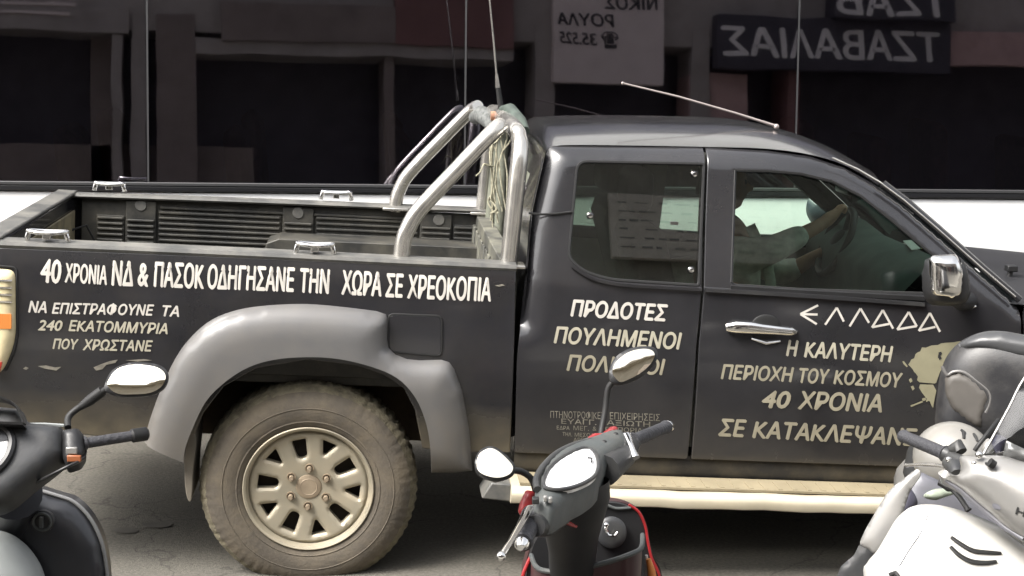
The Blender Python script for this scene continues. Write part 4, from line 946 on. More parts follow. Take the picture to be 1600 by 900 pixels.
# protective frame of the hoop seen end on, dark cloth wrap and frayed twine
hx_ = A0.x
m = MB(); m.tube([TL(762, 402, W - 0.16), TL(772, 300, W - 0.16), TL(782, 205, W - 0.2)], 0.028, 10); m.tube([TL(778, 405, W - 0.45), TL(783, 300, W - 0.45), TL(787, 205, W - 0.45)], 0.022, 10)
m.build('rack_post', mat('grey_green_post', (0.15, 0.155, 0.12), 0.6, noise=0.4, nscale=25), rbo, local=True)
m = MB(); m.tube([TL(742, 184, W - 0.22), TL(752, 179, W - 0.30), TL(764, 188, W - 0.42), TL(770, 200, W - 0.5)], [0.028, 0.038, 0.034, 0.022], 12); m.build('cloth_wrap', mat('grey_wrap', (0.12, 0.125, 0.12), 0.8, noise=0.5, nscale=60, bump=0.5, bscale=90), rbo, local=True)
m = MB(); m.tube([TL(786, 172, 0.75), TL(797, 172, 0.65), TL(812, 190, 0.45), TL(820, 205, 0.35)], [0.018, 0.026, 0.026, 0.018], 12); m.build('rubber_sleeve', mat('green_grey_sleeve', (0.055, 0.072, 0.06), 0.55, noise=0.3, nscale=20), rbo, local=True)
m = MB(); c = TL(783, 182, 0.8); m.tube([c + Vector((-0.04, 0, 0)), c + Vector((0.03, 0, 0.004))], 0.018, 10); m.tube([c + Vector((-0.02, -0.015, -0.02)), c + Vector((0.02, -0.015, 0.03))], 0.012, 8); m.build('antenna_clamp', M_RUST, rbo, local=True)
random.seed(4); m = MB()
def strand(pts, r=0.003):
    m.tube(catmull([TL(x + random.uniform(-2, 2), y, yy) for x, y, yy in pts], 3), r, 5)
for i in range(9):
    x0 = random.uniform(772, 790)
    strand([(x0, random.uniform(180, 200), 0.8), (x0 + random.uniform(-12, 10), 215, 0.78), (x0 + random.uniform(-10, 6), random.uniform(235, 300), 0.76), (x0 + random.uniform(-14, 4), random.uniform(300, 360), 0.74)])
strand([(775, 200, 0.8), (784, 212, 0.77), (792, 198, 0.78), (785, 190, 0.79)], 0.005); strand([(776, 190, 0.8), (781, 215, 0.77), (788, 210, 0.78)], 0.005)
strand([(770, 262, 0.76), (758, 256, 0.74), (750, 268, 0.73), (745, 275, 0.72)]); strand([(775, 260, 0.76), (757, 258, 0.74)]); strand([(768, 305, 0.75), (760, 315, 0.74), (772, 330, 0.73), (778, 332, 0.73), (770, 318, 0.74)])
strand([(764, 310, 0.75), (774, 326, 0.73), (766, 334, 0.73)], 0.004)
m.build('frayed_twine', M_TWINE, rbo, local=True)
# whip antennas
m = MB(); pa = [TL(x, y, 0.8) for x, y in ((784, 180), (778, 135))]; m.tube(pa, [0.013, 0.009], 10); an = m.build('whip_antenna', M_RUBBER, truck, local=True)
m = MB(); m.tube([TL(778, 137, 0.8), TL(776, 116, 0.8)], [0.010, 0.006], 8); m.tube([TL(x, y, 0.8) for x, y in ((776, 118), (771, 60), (765, 0), (758, -70), (752, -130))], [0.0042, 0.004, 0.0036, 0.003, 0.0025], 8); m.build('whip', M_TUBE, an, local=True)
pr = TL(1212, 196, 0.55)
m = MB(); m.tube([TL(1212, 197, 0.55), TL(1150, 177, 0.55), TL(1060, 151, 0.55), TL(973, 130, 0.55)], [0.006, 0.0045, 0.004, 0.0035], 8); m.ball(TL(973, 130, 0.55), 0.006, 6); m.ball(TL(1213, 198, 0.55), 0.011, 8)
m.build('roof_antenna', mat('antenna_rod', (0.42, 0.36, 0.34), 0.4, metal=0.5), truck, local=True)
# side step
def sstep(fl_):
    a, b = TL(798, 762, -0.10), TL(1640, 780, -0.10); zt_ = TL(1000, 763, -0.13).z
    z1 = TL(1000, 742, -0.01).z
    rows = []
    sec = [(0.03, 0.02), (-0.02, 0.018), (-0.105, 0.012), (-0.135, 0.0), (-0.145, -0.02), (-0.138, -0.043), (-0.115, -0.052), (0.03, -0.045)]
    m = MB(); n = 26
    for k in range(n + 1):
        x = a.x + (b.x - a.x) * k / n; wv = 0.003 * math.sin(k * 1.7) * math.sin(k * 0.6)
        rows.append([Vector((x, y, zt_ - 0.02 + dz + (wv if y < -0.1 else 0))) for y, dz in sec])
    m.grid(rows, close=True); m.add(rows[0], [tuple(range(8))]); m.add(rows[-1], [tuple(range(8))])
    if fl_: m.v = [far(v) for v in m.v]
    so_ = m.build('side_step', M_STEPE, truck, local=True, ang=50)
    m = MB(); m.box((a.x + 0.03, -0.112, zt_ - 0.006), (b.x - 0.02, 0.03, zt_ + 0.002))
    for k in range(40): m.box((a.x + 0.06 + k * 0.052, -0.10, zt_ + 0.001), (a.x + 0.075 + k * 0.052, 0.0, zt_ + 0.004)) if a.x + 0.1 + k * 0.052 < b.x else None
    if fl_: m.v = [far(v) for v in m.v]
    m.build('step_tread', M_STEP, so_, local=True, smooth=False)
    m = MB(); ring = [TL(x, y, -0.10) for x, y in ((752, 779), (768, 754), (800, 757), (800, 785))]; m.prism(ring, (0, 0.16, 0))
    if fl_: m.v = [far(v) for v in m.v]
    m.build('step_end', M_RAIL, so_, local=True, bevel=0.006)
sstep(False); sstep(True)
# front fender, bonnet, nose (mostly beyond the right edge of the photograph)
FX0 = TS(1600, 500).x + 0.006; NX = 3.86
arc = [(FAX + 0.46 * math.cos(t) * 1.03, fz + 0.10 + 0.44 * math.sin(t)) for t in [math.pi * k / 20 for k in range(21)]]
hoodz = TS(1590, 470).z
fpts = [(FX0, hoodz - 0.02), (3.0, hoodz - 0.05), (3.5, hoodz - 0.09), (NX, hoodz - 0.16), (NX + 0.02, 0.5)] + [(NX - 0.1, 0.5)] + arc + [(FX0 + 0.06, 0.42), (FX0, 0.44)]
panel('fender', None, M_PAINT, local_pts=fpts, step=0.07)
rows = []
for i, x in enumerate((2.40, 2.46, 2.7, 3.0, 3.4, 3.7, 3.84, 3.92)):
    r = []; z0 = hoodz - 0.015 - (0.03 if x > 3.3 else 0) - max(0, (x - 2.5)) * 0.055 - (0.05 if x > 3.8 else 0) - (0.10 if x > 3.9 else 0); y0 = 0.045
    for k in range(17):
        t = k / 8 - 1; r.append(Vector((x + (0.10 * (1 - t * t) if i > 1 else 0.09 * (1 - t * t)), y0 + (W - 2 * y0) * k / 16, z0 + 0.085 * (1 - abs(t) ** 2.4))))
    rows.append(r)
m = MB(); m.grid(rows); m.build('bonnet', mat('dull_bonnet_paint', (0.022, 0.022, 0.024), 0.5, spec=0.25, noise=0.2, nscale=4), truck, local=True, ang=50)  # duller than the body paint, to darken the white bus's reflection in it
m = MB(); m.grid([[v + Vector((0.0, 0, -0.03)) for v in ws_low], [v + Vector((0.03, 0, -0.03)) for v in ws_low]]); m.build('cowl', M_BLACK, truck, local=True)
m = MB(); wn = TL(1580, 419, 0.35); m.box(wn + Vector((-0.02, -0.02, -0.012)), wn + Vector((0.02, 0.02, 0.012))); m.tube([wn, wn + Vector((-0.01, 0, -0.08))], 0.012, 6); m.build('wiper', M_BLACK, truck, local=True, bevel=0.004)
m = MB(); m.box((NX - 0.06, 0.1, 0.72), (NX + 0.10, W - 0.1, 0.93)); m.build('grille', M_CHROME, truck, local=True, bevel=0.02)
m = MB(); m.prism([Vector((x, y, 0.42)) for x, y in ((NX - 0.1, 0.02), (NX + 0.1, 0.06), (NX + 0.2, 0.5), (NX + 0.2, W - 0.5), (NX + 0.1, W - 0.06), (NX - 0.1, W - 0.02))], (0, 0, 0.26)); m.build('front_bumper', M_PAINT, truck, local=True, bevel=0.03)
for y in (0.06, W - 0.30): MB().box((NX - 0.05, y, 0.73), (NX + 0.075, y + 0.24, 0.90)).build('headlight', M_AMBERW, truck, local=True, bevel=0.03)
# papers on the dashboard
def paper(px, mt, label):
    ring = [UP(x, y, T_M @ Vector((0, 0, DTZ + 0.002)), _Z) for x, y in px]
    tag(MB().prism(ring, _Z * 0.003).build('paper_slip', mt, smooth=False), label, 'paper')
paper([(1411, 377), (1424, 376), (1438, 389), (1424, 391)], M_PAPER, 'small white paper lying on the dashboard behind the truck windscreen')
paper([(1430, 377), (1445, 378), (1455, 388), (1440, 389)], M_PAPERY, 'yellow green paper lying beside the white one on the truck dashboard')
# =================================================================== DRIVER
def skin_obj(name, verts, edges, radii, mt, parent, root=0, sub=2):
    bm = bmesh.new(); inv = rootinv(parent) if parent else Matrix.Identity(4)
    lay = bm.verts.layers.skin.verify()
    vv = [bm.verts.new(inv @ Vector(v)) for v in verts]
    for v, r in zip(vv, radii):
        v[lay].radius = r if isinstance(r, tuple) else (r, r)
    vv[root][lay].use_root = True
    for a, b in edges: bm.edges.new((vv[a], vv[b]))
    me = bpy.data.meshes.new(name); bm.to_mesh(me); bm.free(); me.materials.append(mt)
    o = bpy.data.objects.new(name, me); COL.objects.link(o)
    if parent: o.parent = parent
    s = o.modifiers.new('skin', 'SKIN'); s.use_smooth_shade = True
    d = o.modifiers.new('sub', 'SUBSURF'); d.levels = sub; d.render_levels = sub
    return o
def DP(px, py, y): return T_M @ TL(px, py, y)
TLw = lambda x, y, z: T_M @ Vector((x, y, z))
hipx = 1.36
sh = TL(1140, 385, DY)                  # shoulder line
chest = Vector((sh.x + 0.02, DY, sh.z - 0.12)); hip = Vector((hipx, DY, 0.86))
neck = Vector((TL(1128, 330, DY).x, DY, TL(1128, 340, DY).z)); head = Vector((TL(1130, 285, DY).x, DY, TL(1130, 285, DY).z))
person = empty('person', 'driver in an olive shirt holding the steering wheel inside the truck cab', 'person', loc=TLw(hip.x, hip.y, hip.z))
NRH = TL(1310, 332, DY - 0.10); LH = TL(1280, 400, DY + 0.12)
rs, ls = Vector((sh.x + 0.03, DY - 0.19, sh.z - 0.01)), Vector((sh.x, DY + 0.19, sh.z))
re_ = TL(1205, 392, DY - 0.22); rw = TL(1285, 350, DY - 0.12); rh = TL(1303, 335, DY - 0.10)
le = TL(1225, 430, DY + 0.20); lw = TL(1272, 402, DY + 0.14)
lh = TL(1290, 388, DY + 0.12)
kn1, kn2 = Vector((hipx + 0.42, DY - 0.15, 0.90)), Vector((hipx + 0.42, DY + 0.14, 0.90)); ft1, ft2 = Vector((hipx + 0.66, DY - 0.13, 0.60)), Vector((hipx + 0.62, DY + 0.12, 0.60))
P_ = [hip, (hip + chest) / 2, chest, Vector((sh.x, DY, sh.z + 0.02)), neck + Vector((0, 0, 0.02)),
      rs, re_, rw, rh, ls, le, lw, lh, kn1, ft1, kn2, ft2]
E_ = [(0, 1), (1, 2), (2, 3), (3, 4), (3, 5), (5, 6), (6, 7), (7, 8), (3, 9), (9, 10), (10, 11), (11, 12), (0, 13), (13, 14), (0, 15), (15, 16)]
R_ = [0.13, 0.125, 0.13, 0.10, 0.052, 0.062, 0.045, 0.028, 0.034, 0.062, 0.045, 0.030, 0.034, 0.075, 0.05, 0.075, 0.05]
n0 = len(P_)
def hand(iw, ih, grip, side):
    d = (P_[ih] - P_[iw]).normalized()
    for k in range(4):
        b = P_[ih] + Vector((0, 0, 0)) + Vector((0, (k - 1.5) * 0.018, 0)) + d * 0.02
        L = (0.85, 1.0, 0.95, 0.75)[k]
        p1 = b + d * 0.032 * L + Vector((0, 0, 0.008)); p2 = p1 + d * 0.018 * L + Vector((0, 0, -0.022 * L)); p3 = p2 - d * 0.012 + Vector((0, 0, -0.016 * L))
        i = len(P_); P_.extend([b, p1, p2, p3]); R_.extend([0.0095, 0.009, 0.0085, 0.007]); E_.extend([(ih, i), (i, i + 1), (i + 1, i + 2), (i + 2, i + 3)])
    b = P_[ih] + Vector((0, side * 0.034, -0.008)); p1 = b + d * 0.022 + Vector((0, side * 0.004, -0.020)); p2 = p1 + d * 0.02 + Vector((0, -side * 0.012, -0.010))
    i = len(P_); P_.extend([b, p1, p2]); R_.extend([0.012, 0.0105, 0.008]); E_.extend([(ih, i), (i, i + 1), (i + 1, i + 2)])
hand(7, 8, None, 1); hand(11, 12, None, -1)
body = skin_obj('body', [T_M @ p for p in P_], E_, R_, M_SKIN, person)
# head: skull, jaw, nose, ears
m = MB(); hc = T_M @ head; Rm = T_M.to_3x3()
def hv(x, y, z): return hc + Rm @ Vector((x, y, z))
N_ = 28; vs = []; rows = []
for i in range(N_ + 1):
    ph = math.pi * i / N_; r = []
    for k in range(2 * N_):
        th = math.pi * k / N_; x, y, z = math.sin(ph) * math.cos(th), math.sin(ph) * math.sin(th), math.cos(ph)
        X, Yy, Z = 0.098 * x, 0.076 * y, 0.118 * z
        if z < 0.1: q = min(1, (0.1 - z)); Yy *= 1 - 0.28 * q; X = X * (1 - 0.10 * q) + 0.022 * q
        f = max(0, x)
        nose = math.exp(-((y / 0.16) ** 2)) * math.exp(-(((z + 0.16) / 0.16) ** 2)) * 0.032; X += nose * f
        X -= 0.012 * math.exp(-(((abs(y) - 0.36) / 0.16) ** 2)) * math.exp(-(((z - 0.06) / 0.12) ** 2)) * f
        X += 0.008 * math.exp(-((y / 0.3) ** 2)) * math.exp(-(((z + 0.48) / 0.07) ** 2)) * f + 0.014 * math.exp(-((y / 0.3) ** 2)) * math.exp(-(((z + 0.82) / 0.14) ** 2)) * f
        r.append(hv(X, Yy, Z))
    rows.append(r)
m.grid(rows, close=True); hd_ = m.build('head', M_SKIN, body, ang=80)
for s_ in (-1, 1):
    MB().ball(hv(-0.005, s_ * 0.074, -0.005), (0.02, 0.010, 0.032), 10).build('ear', M_SKIN, hd_); MB().ball(hv(0.083, s_ * 0.029, 0.008), 0.011, 8).build('eye', M_RUBBER, hd_)
m = MB()
hr = []
for i in range(13):
    ph = math.pi * 0.5 * i / 12 * 1.05; hr.append([hv(0.103 * math.sin(ph) * math.cos(t) - 0.010 - (0.02 if math.cos(t) > 0 else 0) * math.sin(ph), 0.082 * math.sin(ph) * math.sin(t), 0.126 * math.cos(ph) - (0.05 * (1 - math.cos(t)) * math.sin(ph) / 2) + 0.004) for t in [2 * math.pi * k / 24 for k in range(24)]])
m.grid(hr, close=True); m.build('hair', M_HAIR, body)
# shirt over the torso and the sleeves
cf = rw.lerp(re_, 0.30); cf2 = lw.lerp(le, 0.35)
SP = [hip + Vector((0, 0, 0.02)), (hip + chest) / 2, chest, Vector((sh.x, DY, sh.z + 0.015)), Vector((sh.x + 0.0, DY, sh.z + 0.055)), rs, re_, cf, ls, le, cf2]
SE = [(0, 1), (1, 2), (2, 3), (3, 4), (3, 5), (5, 6), (6, 7), (3, 8), (8, 9), (9, 10)]
SR_ = [0.15, 0.147, 0.15, 0.115, 0.068, 0.080, 0.064, 0.047, 0.08, 0.064, 0.048]
skin_obj('shirt', [T_M @ p for p in SP], SE, SR_, M_SHIRT, body)
b = [TL(1172, 352, DY - 0.15), TL(1184, 378, DY - 0.17), TL(1196, 405, DY - 0.18), TL(1204, 440, DY - 0.18), TL(1206, 470, DY - 0.16)]
MB().tube([T_M @ p for p in catmull(b, 4)], 0.022, 8, flat=0.35, up=Vector((0, 1, 0))).build('seat_belt', M_VEST, truck)
# =================================================================== SCOOTERS
def basis(o, n, up=Vector((0, 0, 1))):
    n = Vector(n).normalized(); u = up.cross(n).normalized(); return u, n.cross(u), n
def disc(mb, o, n, rx, ry, thick=0.01, seg=28, rot=0.0, bulge=0.0):
    u, v, n = basis(o, n); r0 = []; r1 = []; rm = []
    for k in range(seg):
        t = 2 * math.pi * k / seg; a, b = rx * math.cos(t), ry * math.sin(t); a, b = a * math.cos(rot) - b * math.sin(rot), a * math.sin(rot) + b * math.cos(rot)
        r0.append(o + u * a + v * b); rm.append(o + u * a * 0.93 + v * b * 0.93 + n * bulge * 0.5); r1.append(o + u * a - n * thick + v * b)
    mid = [o + (p - o) * 0.6 + n * bulge * 0.9 for p in r0]
    mb.grid([r1, r0, rm, mid], close=True); mb.add(mid, [tuple(range(seg))]); mb.add(r1, [tuple(range(seg))])
def mirror_part(root, px, glass_px, Y, n, stem, mname='mirror', depth=0.035, cov=None, stem_r=0.007):
    o = UY(*(sum(p[0] for p in px) / len(px), sum(p[1] for p in px) / len(px)), Y)
    m = MB(); n = Vector(n).normalized()
    pillow(m, px, o, n, 0.006, depth, 0.012, 0.012, flatback=False); part = m.build(mname, cov or M_BLACK, root, ang=60)
    m = MB(); pillow(m, glass_px, o + n * 0.0075, n, 0.0012, 0.003, 0.03, 0.012); m.build('mirror_glass', M_MIRROR, part, ang=60)
    m = MB(); m.tube(catmull(stem, 4), stem_r, 10); m.build('mirror_stem', M_RUBBER, part)
    return part
def scooter_lower(root, front, rear, seat_z, body_m, width=0.30):
    """wheels, floor board, seat and tail between the front axle and the rear axle (points on the ground)"""
    f, r = Vector(front), Vector(rear); d = (f - r); L = d.length; d.normalize(); s = Vector((-d.y, d.x, 0)); Z = Vector((0, 0, 1)); R_ = 0.235
    for c in (f, r):
        m = MB(); m.lathe([(0.13, -0.05), (0.20, -0.055), (0.228, -0.035), (R_, 0.0), (0.228, 0.035), (0.20, 0.055), (0.13, 0.05)], c + Z * R_, s, 40, ref=(d.x, d.y, 0)); w_ = m.build('wheel', M_RUBBER, root)
        m = MB(); m.lathe([(0.0, -0.03), (0.05, -0.035), (0.11, -0.03), (0.135, -0.045), (0.135, 0.045), (0.11, 0.03), (0.05, 0.035), (0.0, 0.03)], c + Z * R_, s, 30, ref=(d.x, d.y, 0)); m.build('rim', M_SILVER, w_)
    def sect(t, z0, z1, w0, w1): p = r + d * (L * t); return [p + s * (w0 / 2) + Z * z0, p + s * (w1 / 2) + Z * ((z0 + z1) / 2), p + s * (w1 / 2 * 0.8) + Z * z1, p - s * (w1 / 2 * 0.8) + Z * z1, p - s * (w1 / 2) + Z * ((z0 + z1) / 2), p - s * (w0 / 2) + Z * z0]
    m = MB(); rows = [sect(-0.22, seat_z - 0.16, seat_z - 0.06, 0.1, 0.16), sect(-0.1, seat_z - 0.30, seat_z - 0.05, 0.16, 0.26), sect(0.15, 0.32, seat_z - 0.05, 0.22, width), sect(0.32, 0.28, seat_z - 0.06, 0.24, width), sect(0.40, 0.26, seat_z - 0.2, 0.24, width - 0.04)]
    m.grid(rows, close=True); m.add(rows[0], [tuple(range(6))]); m.add(rows[-1], [tuple(range(6))]); m.build('tail_body', body_m, root, bevel=0.02)
    m = MB(); rows = [sect(-0.18, seat_z - 0.05, seat_z + 0.04, 0.14, 0.2), sect(0.0, seat_z - 0.05, seat_z + 0.05, 0.2, 0.28), sect(0.2, seat_z - 0.05, seat_z + 0.01, 0.22, 0.3), sect(0.36, seat_z - 0.07, seat_z - 0.01, 0.14, 0.2)]
    m.grid(rows, close=True); m.add(rows[0], [tuple(range(6))]); m.add(rows[-1], [tuple(range(6))]); m.build('seat', M_RUBBER, root, bevel=0.02)
    m = MB(); rows = [sect(0.36, 0.2, 0.27, 0.22, 0.34), sect(0.55, 0.2, 0.26, 0.24, 0.36), sect(0.74, 0.2, 0.27, 0.22, 0.36)]
    m.grid(rows, close=True); m.add(rows[0], [tuple(range(6))]); m.add(rows[-1], [tuple(range(6))]); m.build('floorboard', M_DARKG, root, bevel=0.015)
    m = MB(); top = r + d * (L * 0.84) + Z * 0.66
    for q in (-0.07, 0.07): m.tube([f + s * q + Z * R_, f + s * q - d * 0.06 + Z * 0.5], 0.018, 10)
    m.tube([f - d * 0.06 + Z * 0.48, top], 0.03, 12); m.build('fork', M_DARKG, root)
    m = MB(); rows = []
    for t in [math.pi * k / 10 for k in range(-1, 10)]: rows.append([f + Z * R_ + (d * math.cos(t) + Z * math.sin(t)) * 0.262 + s * q for q in (-0.07, -0.03, 0.03, 0.07)])
    m.grid(rows); m.build('front_mudguard', body_m, root)
    m = MB(); m.tube([r + d * 0.25 + s * 0.03 + Z * 0.2, r + d * 0.25 + s * 0.16 + Z * 0.0], 0.012, 8); m.build('side_stand', M_DARKG, root)

# ------------------------------------------------------------------ middle scooter
GL, GR = UY(815, 852, 3.15), UY(1050, 664, 3.85)
bdir = (GR - GL).normalized()
hn = Vector((-0.10, -0.50, 0.80)); hn = (hn - bdir * hn.dot(bdir)).normalized()
hc_ = UY(890, 740, 3.42)
sc = empty('scooter', 'black scooter with red trim and dial painted white for sky reflection standing before the truck doors', 'scooter', loc=(0.28, 3.45, 0), group='scooters parked along the kerb')
hp_px = roundpoly([(836, 777), (838, 752), (848, 730), (868, 710), (895, 697), (922, 688), (950, 679), (974, 678), (986, 694), (962, 712), (947, 724), (942, 742), (932, 757), (914, 770), (890, 782), (874, 795), (862, 802), (834, 793)], 8, 3)
m = MB(); pillow(m, hp_px, hc_, hn, 0.022, 0.05, 0.03, 0.014); hs_ = m.build('handlebar_cover', M_DASHG, sc, ang=60)
m = MB(); lens = catmull([(849, 757), (853, 740), (868, 722), (890, 708), (912, 700), (928, 705), (935, 722), (932, 740), (918, 752), (896, 761), (872, 765), (856, 763)], 4, True)
pillow(m, lens, hc_ + hn * 0.024, hn, 0.006, 0.012, 0.03, 0.016); q_ = m.build('instrument_dial', M_LENS, hs_, ang=60)
m = MB(); pts = [UP(x, y, hc_ + hn * 0.026, hn) for x, y in lens]; m.tube(pts + [pts[0]], 0.0045, 8); m.build('dial_bezel', M_DARKG, q_)
m = MB(); pts = [UP(x, y, hc_ + hn * 0.033, hn) for x, y in ((918, 715), (925, 716), (924, 722))]; m.tube(pts, 0.0015, 6); m.build('dial_needle', M_RUBBER, q_)
m = MB(); pts = [UP(x, y, hc_ + hn * 0.014, hn) for x, y in ((840, 765), (838, 750), (850, 728), (872, 708), (900, 695), (925, 689))]; m.tube(catmull(pts, 3), [0.008] * 16, 10); m.build('cover_rim', M_DARKG, hs_)
for (x, y) in ((962, 680), (944, 692)): MB().ball(UP(x, y, hc_ + hn * 0.018, hn), (0.007, 0.007, 0.007), 8).build('screw_cap', M_RUBBER, hs_)
for (x, y) in ((852, 779), (860, 781)): 
    c = UP(x, y, hc_ + hn * 0.024, hn); MB().box(c - Vector((0.004, 0.006, 0.006)), c + Vector((0.004, 0.006, 0.006))).build('switch_button', M_SILVER, hs_, bevel=0.002)
c = UP(836, 781, hc_ + hn * 0.02, hn); MB().box(c - Vector((0.006, 0.01, 0.007)), c + Vector((0.008, 0.01, 0.005))).build('switch_button', M_RUBBER, hs_, bevel=0.002)
# lower shroud, a tapering column from the cover down into the leg shield
def ring_px(pts, Y): return [UY(x, y, Y) for x, y in pts]
m = MB()
rws = []
for (cx, cy, rx, Yc, ry) in ((893, 762, 0.088, 3.46, 0.06), (898, 790, 0.083, 3.48, 0.07), (900, 820, 0.068, 3.52, 0.065), (898, 850, 0.058, 3.58, 0.06), (896, 884, 0.055, 3.64, 0.06), (895, 960, 0.055, 3.70, 0.06)):
    o = UY(cx, cy, Yc); rws.append([o + Vector((math.cos(t) * rx * (1.0 if math.cos(t) < 0 else 0.92), math.sin(t) * ry, math.cos(t) * 0.02)) for t in [2 * math.pi * k / 24 for k in range(24)]])
m.grid(rws, close=True); m.add(rws[-1], [tuple(range(24))]); m.build('steering_shroud', M_MATTE, sc, ang=60)
m = MB(); disc(m, UY(932, 773, 3.44), (0.45, -0.8, 0.35), 0.009, 0.016, 0.006, 20, -0.35); m.build('badge_sticker', M_STICK, sc)
m = MB(); m.tube([UY(945, 735, 3.5), UY(975, 712, 3.6), UY(990, 690, 3.68)], [0.035, 0.028, 0.018], 12); m.build('bar_clamp', M_DARKG, hs_)
m = MB(); m.tube([UY(868, 800, 3.36), UY(850, 815, 3.28), UY(836, 822, 3.22)], [0.036, 0.032, 0.022], 12); m.build('bar_clamp', M_DARKG, hs_)
# grips, levers, end weights
def grip(px0, px1, Y0, Y1, r, root, mt=M_GRIP):
    a, b = UY(*px0, Y0), UY(*px1, Y1); d = (b - a).normalized(); m = MB()
    m.tube([a, a + d * 0.006, a + d * 0.01, b - d * 0.02, b - d * 0.006, b], [r * 1.35, r * 1.35, r * 1.02, r * 0.98, r * 1.12, r * 1.0], 18)
    return m.build('handlebar_grip', mt, root), a, b, d
gr_, a_, b_, d_ = grip((833, 808), (816, 848), 3.27, 3.16, 0.0195, hs_)
m = MB(); m.tube([b_ + d_ * 0.001, b_ + d_ * 0.004, b_ + d_ * 0.012, b_ + d_ * 0.02], [0.013, 0.0155, 0.0135, 0.007], 14); m.build('bar_end', M_CHROME, gr_)
m = MB(); m.tube([a_ - d_ * 0.004, a_ + d_ * 0.003], 0.026, 18); m.build('grip_collar', M_TUBE, gr_)
gr_, a_, b_, d_ = grip((986, 690), (1042, 667), 3.66, 3.84, 0.0150, hs_)
m = MB(); m.tube([b_ + d_ * 0.001, b_ + d_ * 0.004, b_ + d_ * 0.014, b_ + d_ * 0.026], [0.012, 0.0145, 0.0135, 0.005], 14); m.build('bar_end', M_CHROME, gr_)
m = MB(); m.tube([UY(979, 683, 3.63), UY(984, 694, 3.60), UY(989, 706, 3.58), UY(992, 716, 3.57)], [0.013, 0.0085, 0.008, 0.012], 10); m.build('brake_lever', M_CHROME, hs_)
m = MB(); m.tube([UY(826, 795, 3.24), UY(812, 822, 3.15), UY(798, 846, 3.08), UY(783, 868, 3.0)], [0.010, 0.0075, 0.0062, 0.0078], 10, flat=0.6); m.ball(UY(783, 869, 3.0), 0.0095, 8); m.build('brake_lever', M_CHROME, hs_)
# red cowl pieces
m = MB(); pillow(m, roundpoly([(822, 765), (833, 768), (834, 790), (828, 805), (815, 808), (809, 800), (812, 785)], 4), UY(822, 785, 3.36), Vector((-0.3, -0.9, 0.3)), 0.012, 0.05, 0.015, 0.008); m.build('red_trim', M_RED, sc, ang=60)
m = MB(); m.tube([UP(x, y, hc_ + hn * 0.010, hn) for x, y in ((916, 692), (930, 685), (943, 683), (958, 674), (962, 670))], [0.008, 0.012, 0.009, 0.012, 0.006], 10); m.build('red_trim', M_RED, sc)
m = MB(); m.tube([UY(866, 798, 3.3), UY(878, 812, 3.34), UY(900, 823, 3.42)], [0.004, 0.006, 0.003], 8); m.build('red_trim', M_RED, sc)
# mirrors
rm_px = catmull([(955, 596), (952, 584), (955, 569), (964, 556), (982, 545), (1004, 541), (1022, 543), (1028, 554), (1022, 570), (1006, 586), (985, 597), (967, 601)], 4, True)
rg_px = catmull([(962, 591), (957, 582), (960, 570), (969, 559), (985, 549), (1004, 545), (1018, 547), (1023, 555), (1017, 568), (1002, 582), (984, 592), (970, 597)], 4, True)
mirror_part(sc, rm_px, rg_px, 3.66, (0.08, -0.90, 0.42), [UY(958, 597, 3.69), UY(950, 608, 3.69), UY(946, 640, 3.68), UY(940, 672, 3.66), UY(938, 688, 3.64)])
lm_px = catmull([(742, 728), (745, 710), (757, 699), (772, 698), (788, 708), (805, 727), (801, 742), (782, 750), (762, 748), (747, 740)], 4, True)
lg_px = catmull([(745, 727), (748, 711), (759, 702), (771, 701), (786, 711), (801, 728), (797, 740), (781, 746), (763, 744), (749, 737)], 4, True)
mirror_part(sc, lm_px, lg_px, 3.32, (0.05, -0.80, 0.60), [UY(800, 735, 3.35), UY(815, 737, 3.37), UY(830, 748, 3.38), UY(837, 768, 3.38), UY(838, 778, 3.38)])
# leg shield: outer red shell, dark inner wall, pocket
lsn = Vector((0.10, -1, 0.12)).normalized()
ls_px = catmull([(822, 905), (826, 880), (840, 840), (880, 800), (930, 788), (960, 786), (985, 793), (1000, 806), (1008, 830), (1010, 850), (1018, 875), (1030, 905), (1030, 1010), (990, 1120), (900, 1150), (830, 1100), (815, 1000)], 4, True)
o = UY(955, 830, 3.86)
m = MB(); pillow(m, ls_px, o, lsn, 0.0, 0.03, 0.02, 0.025, curve=lambda a, b: 0.0); m.build('leg_shield', M_MATTE, sc, ang=50)
m = MB(); pillow(m, [(x + (x - 920) * 0.04, y - 3) for x, y in ls_px], o - lsn * 0.032, lsn, -0.0, 0.05, 0.02, 0.03); m.build('front_shield', M_REDD, sc, ang=50)
pts = [UP(x, y, o, lsn) + lsn * 0.004 for x, y in ((982, 788), (998, 800), (1008, 822), (1012, 846), (1018, 872), (1031, 903), (1034, 960))]
m = MB(); m.tube(catmull(pts, 4), 0.0035, 8); m.build('red_edge', M_RED, sc)
pts = [UP(x, y, o, lsn) + lsn * 0.004 for x, y in ((830, 868), (822, 885), (816, 905), (812, 960))]
m = MB(); m.tube(catmull(pts, 4), 0.005, 8); m.build('red_edge', M_RED, sc)
pts = [UP(x, y, o, lsn) + lsn * 0.004 for x, y in ((930, 788), (945, 788), (962, 794), (985, 793))]
m = MB(); m.tube(catmull(pts, 4), 0.004, 8); m.build('shield_lip', M_DASHG, sc)
m = MB(); disc(m, UY(956, 832, 3.84), (0.05, -1, 0.25), 0.036, 0.038, 0.02, 30, 0, 0.006); lk = m.build('lock_plate', M_DARKG, sc)
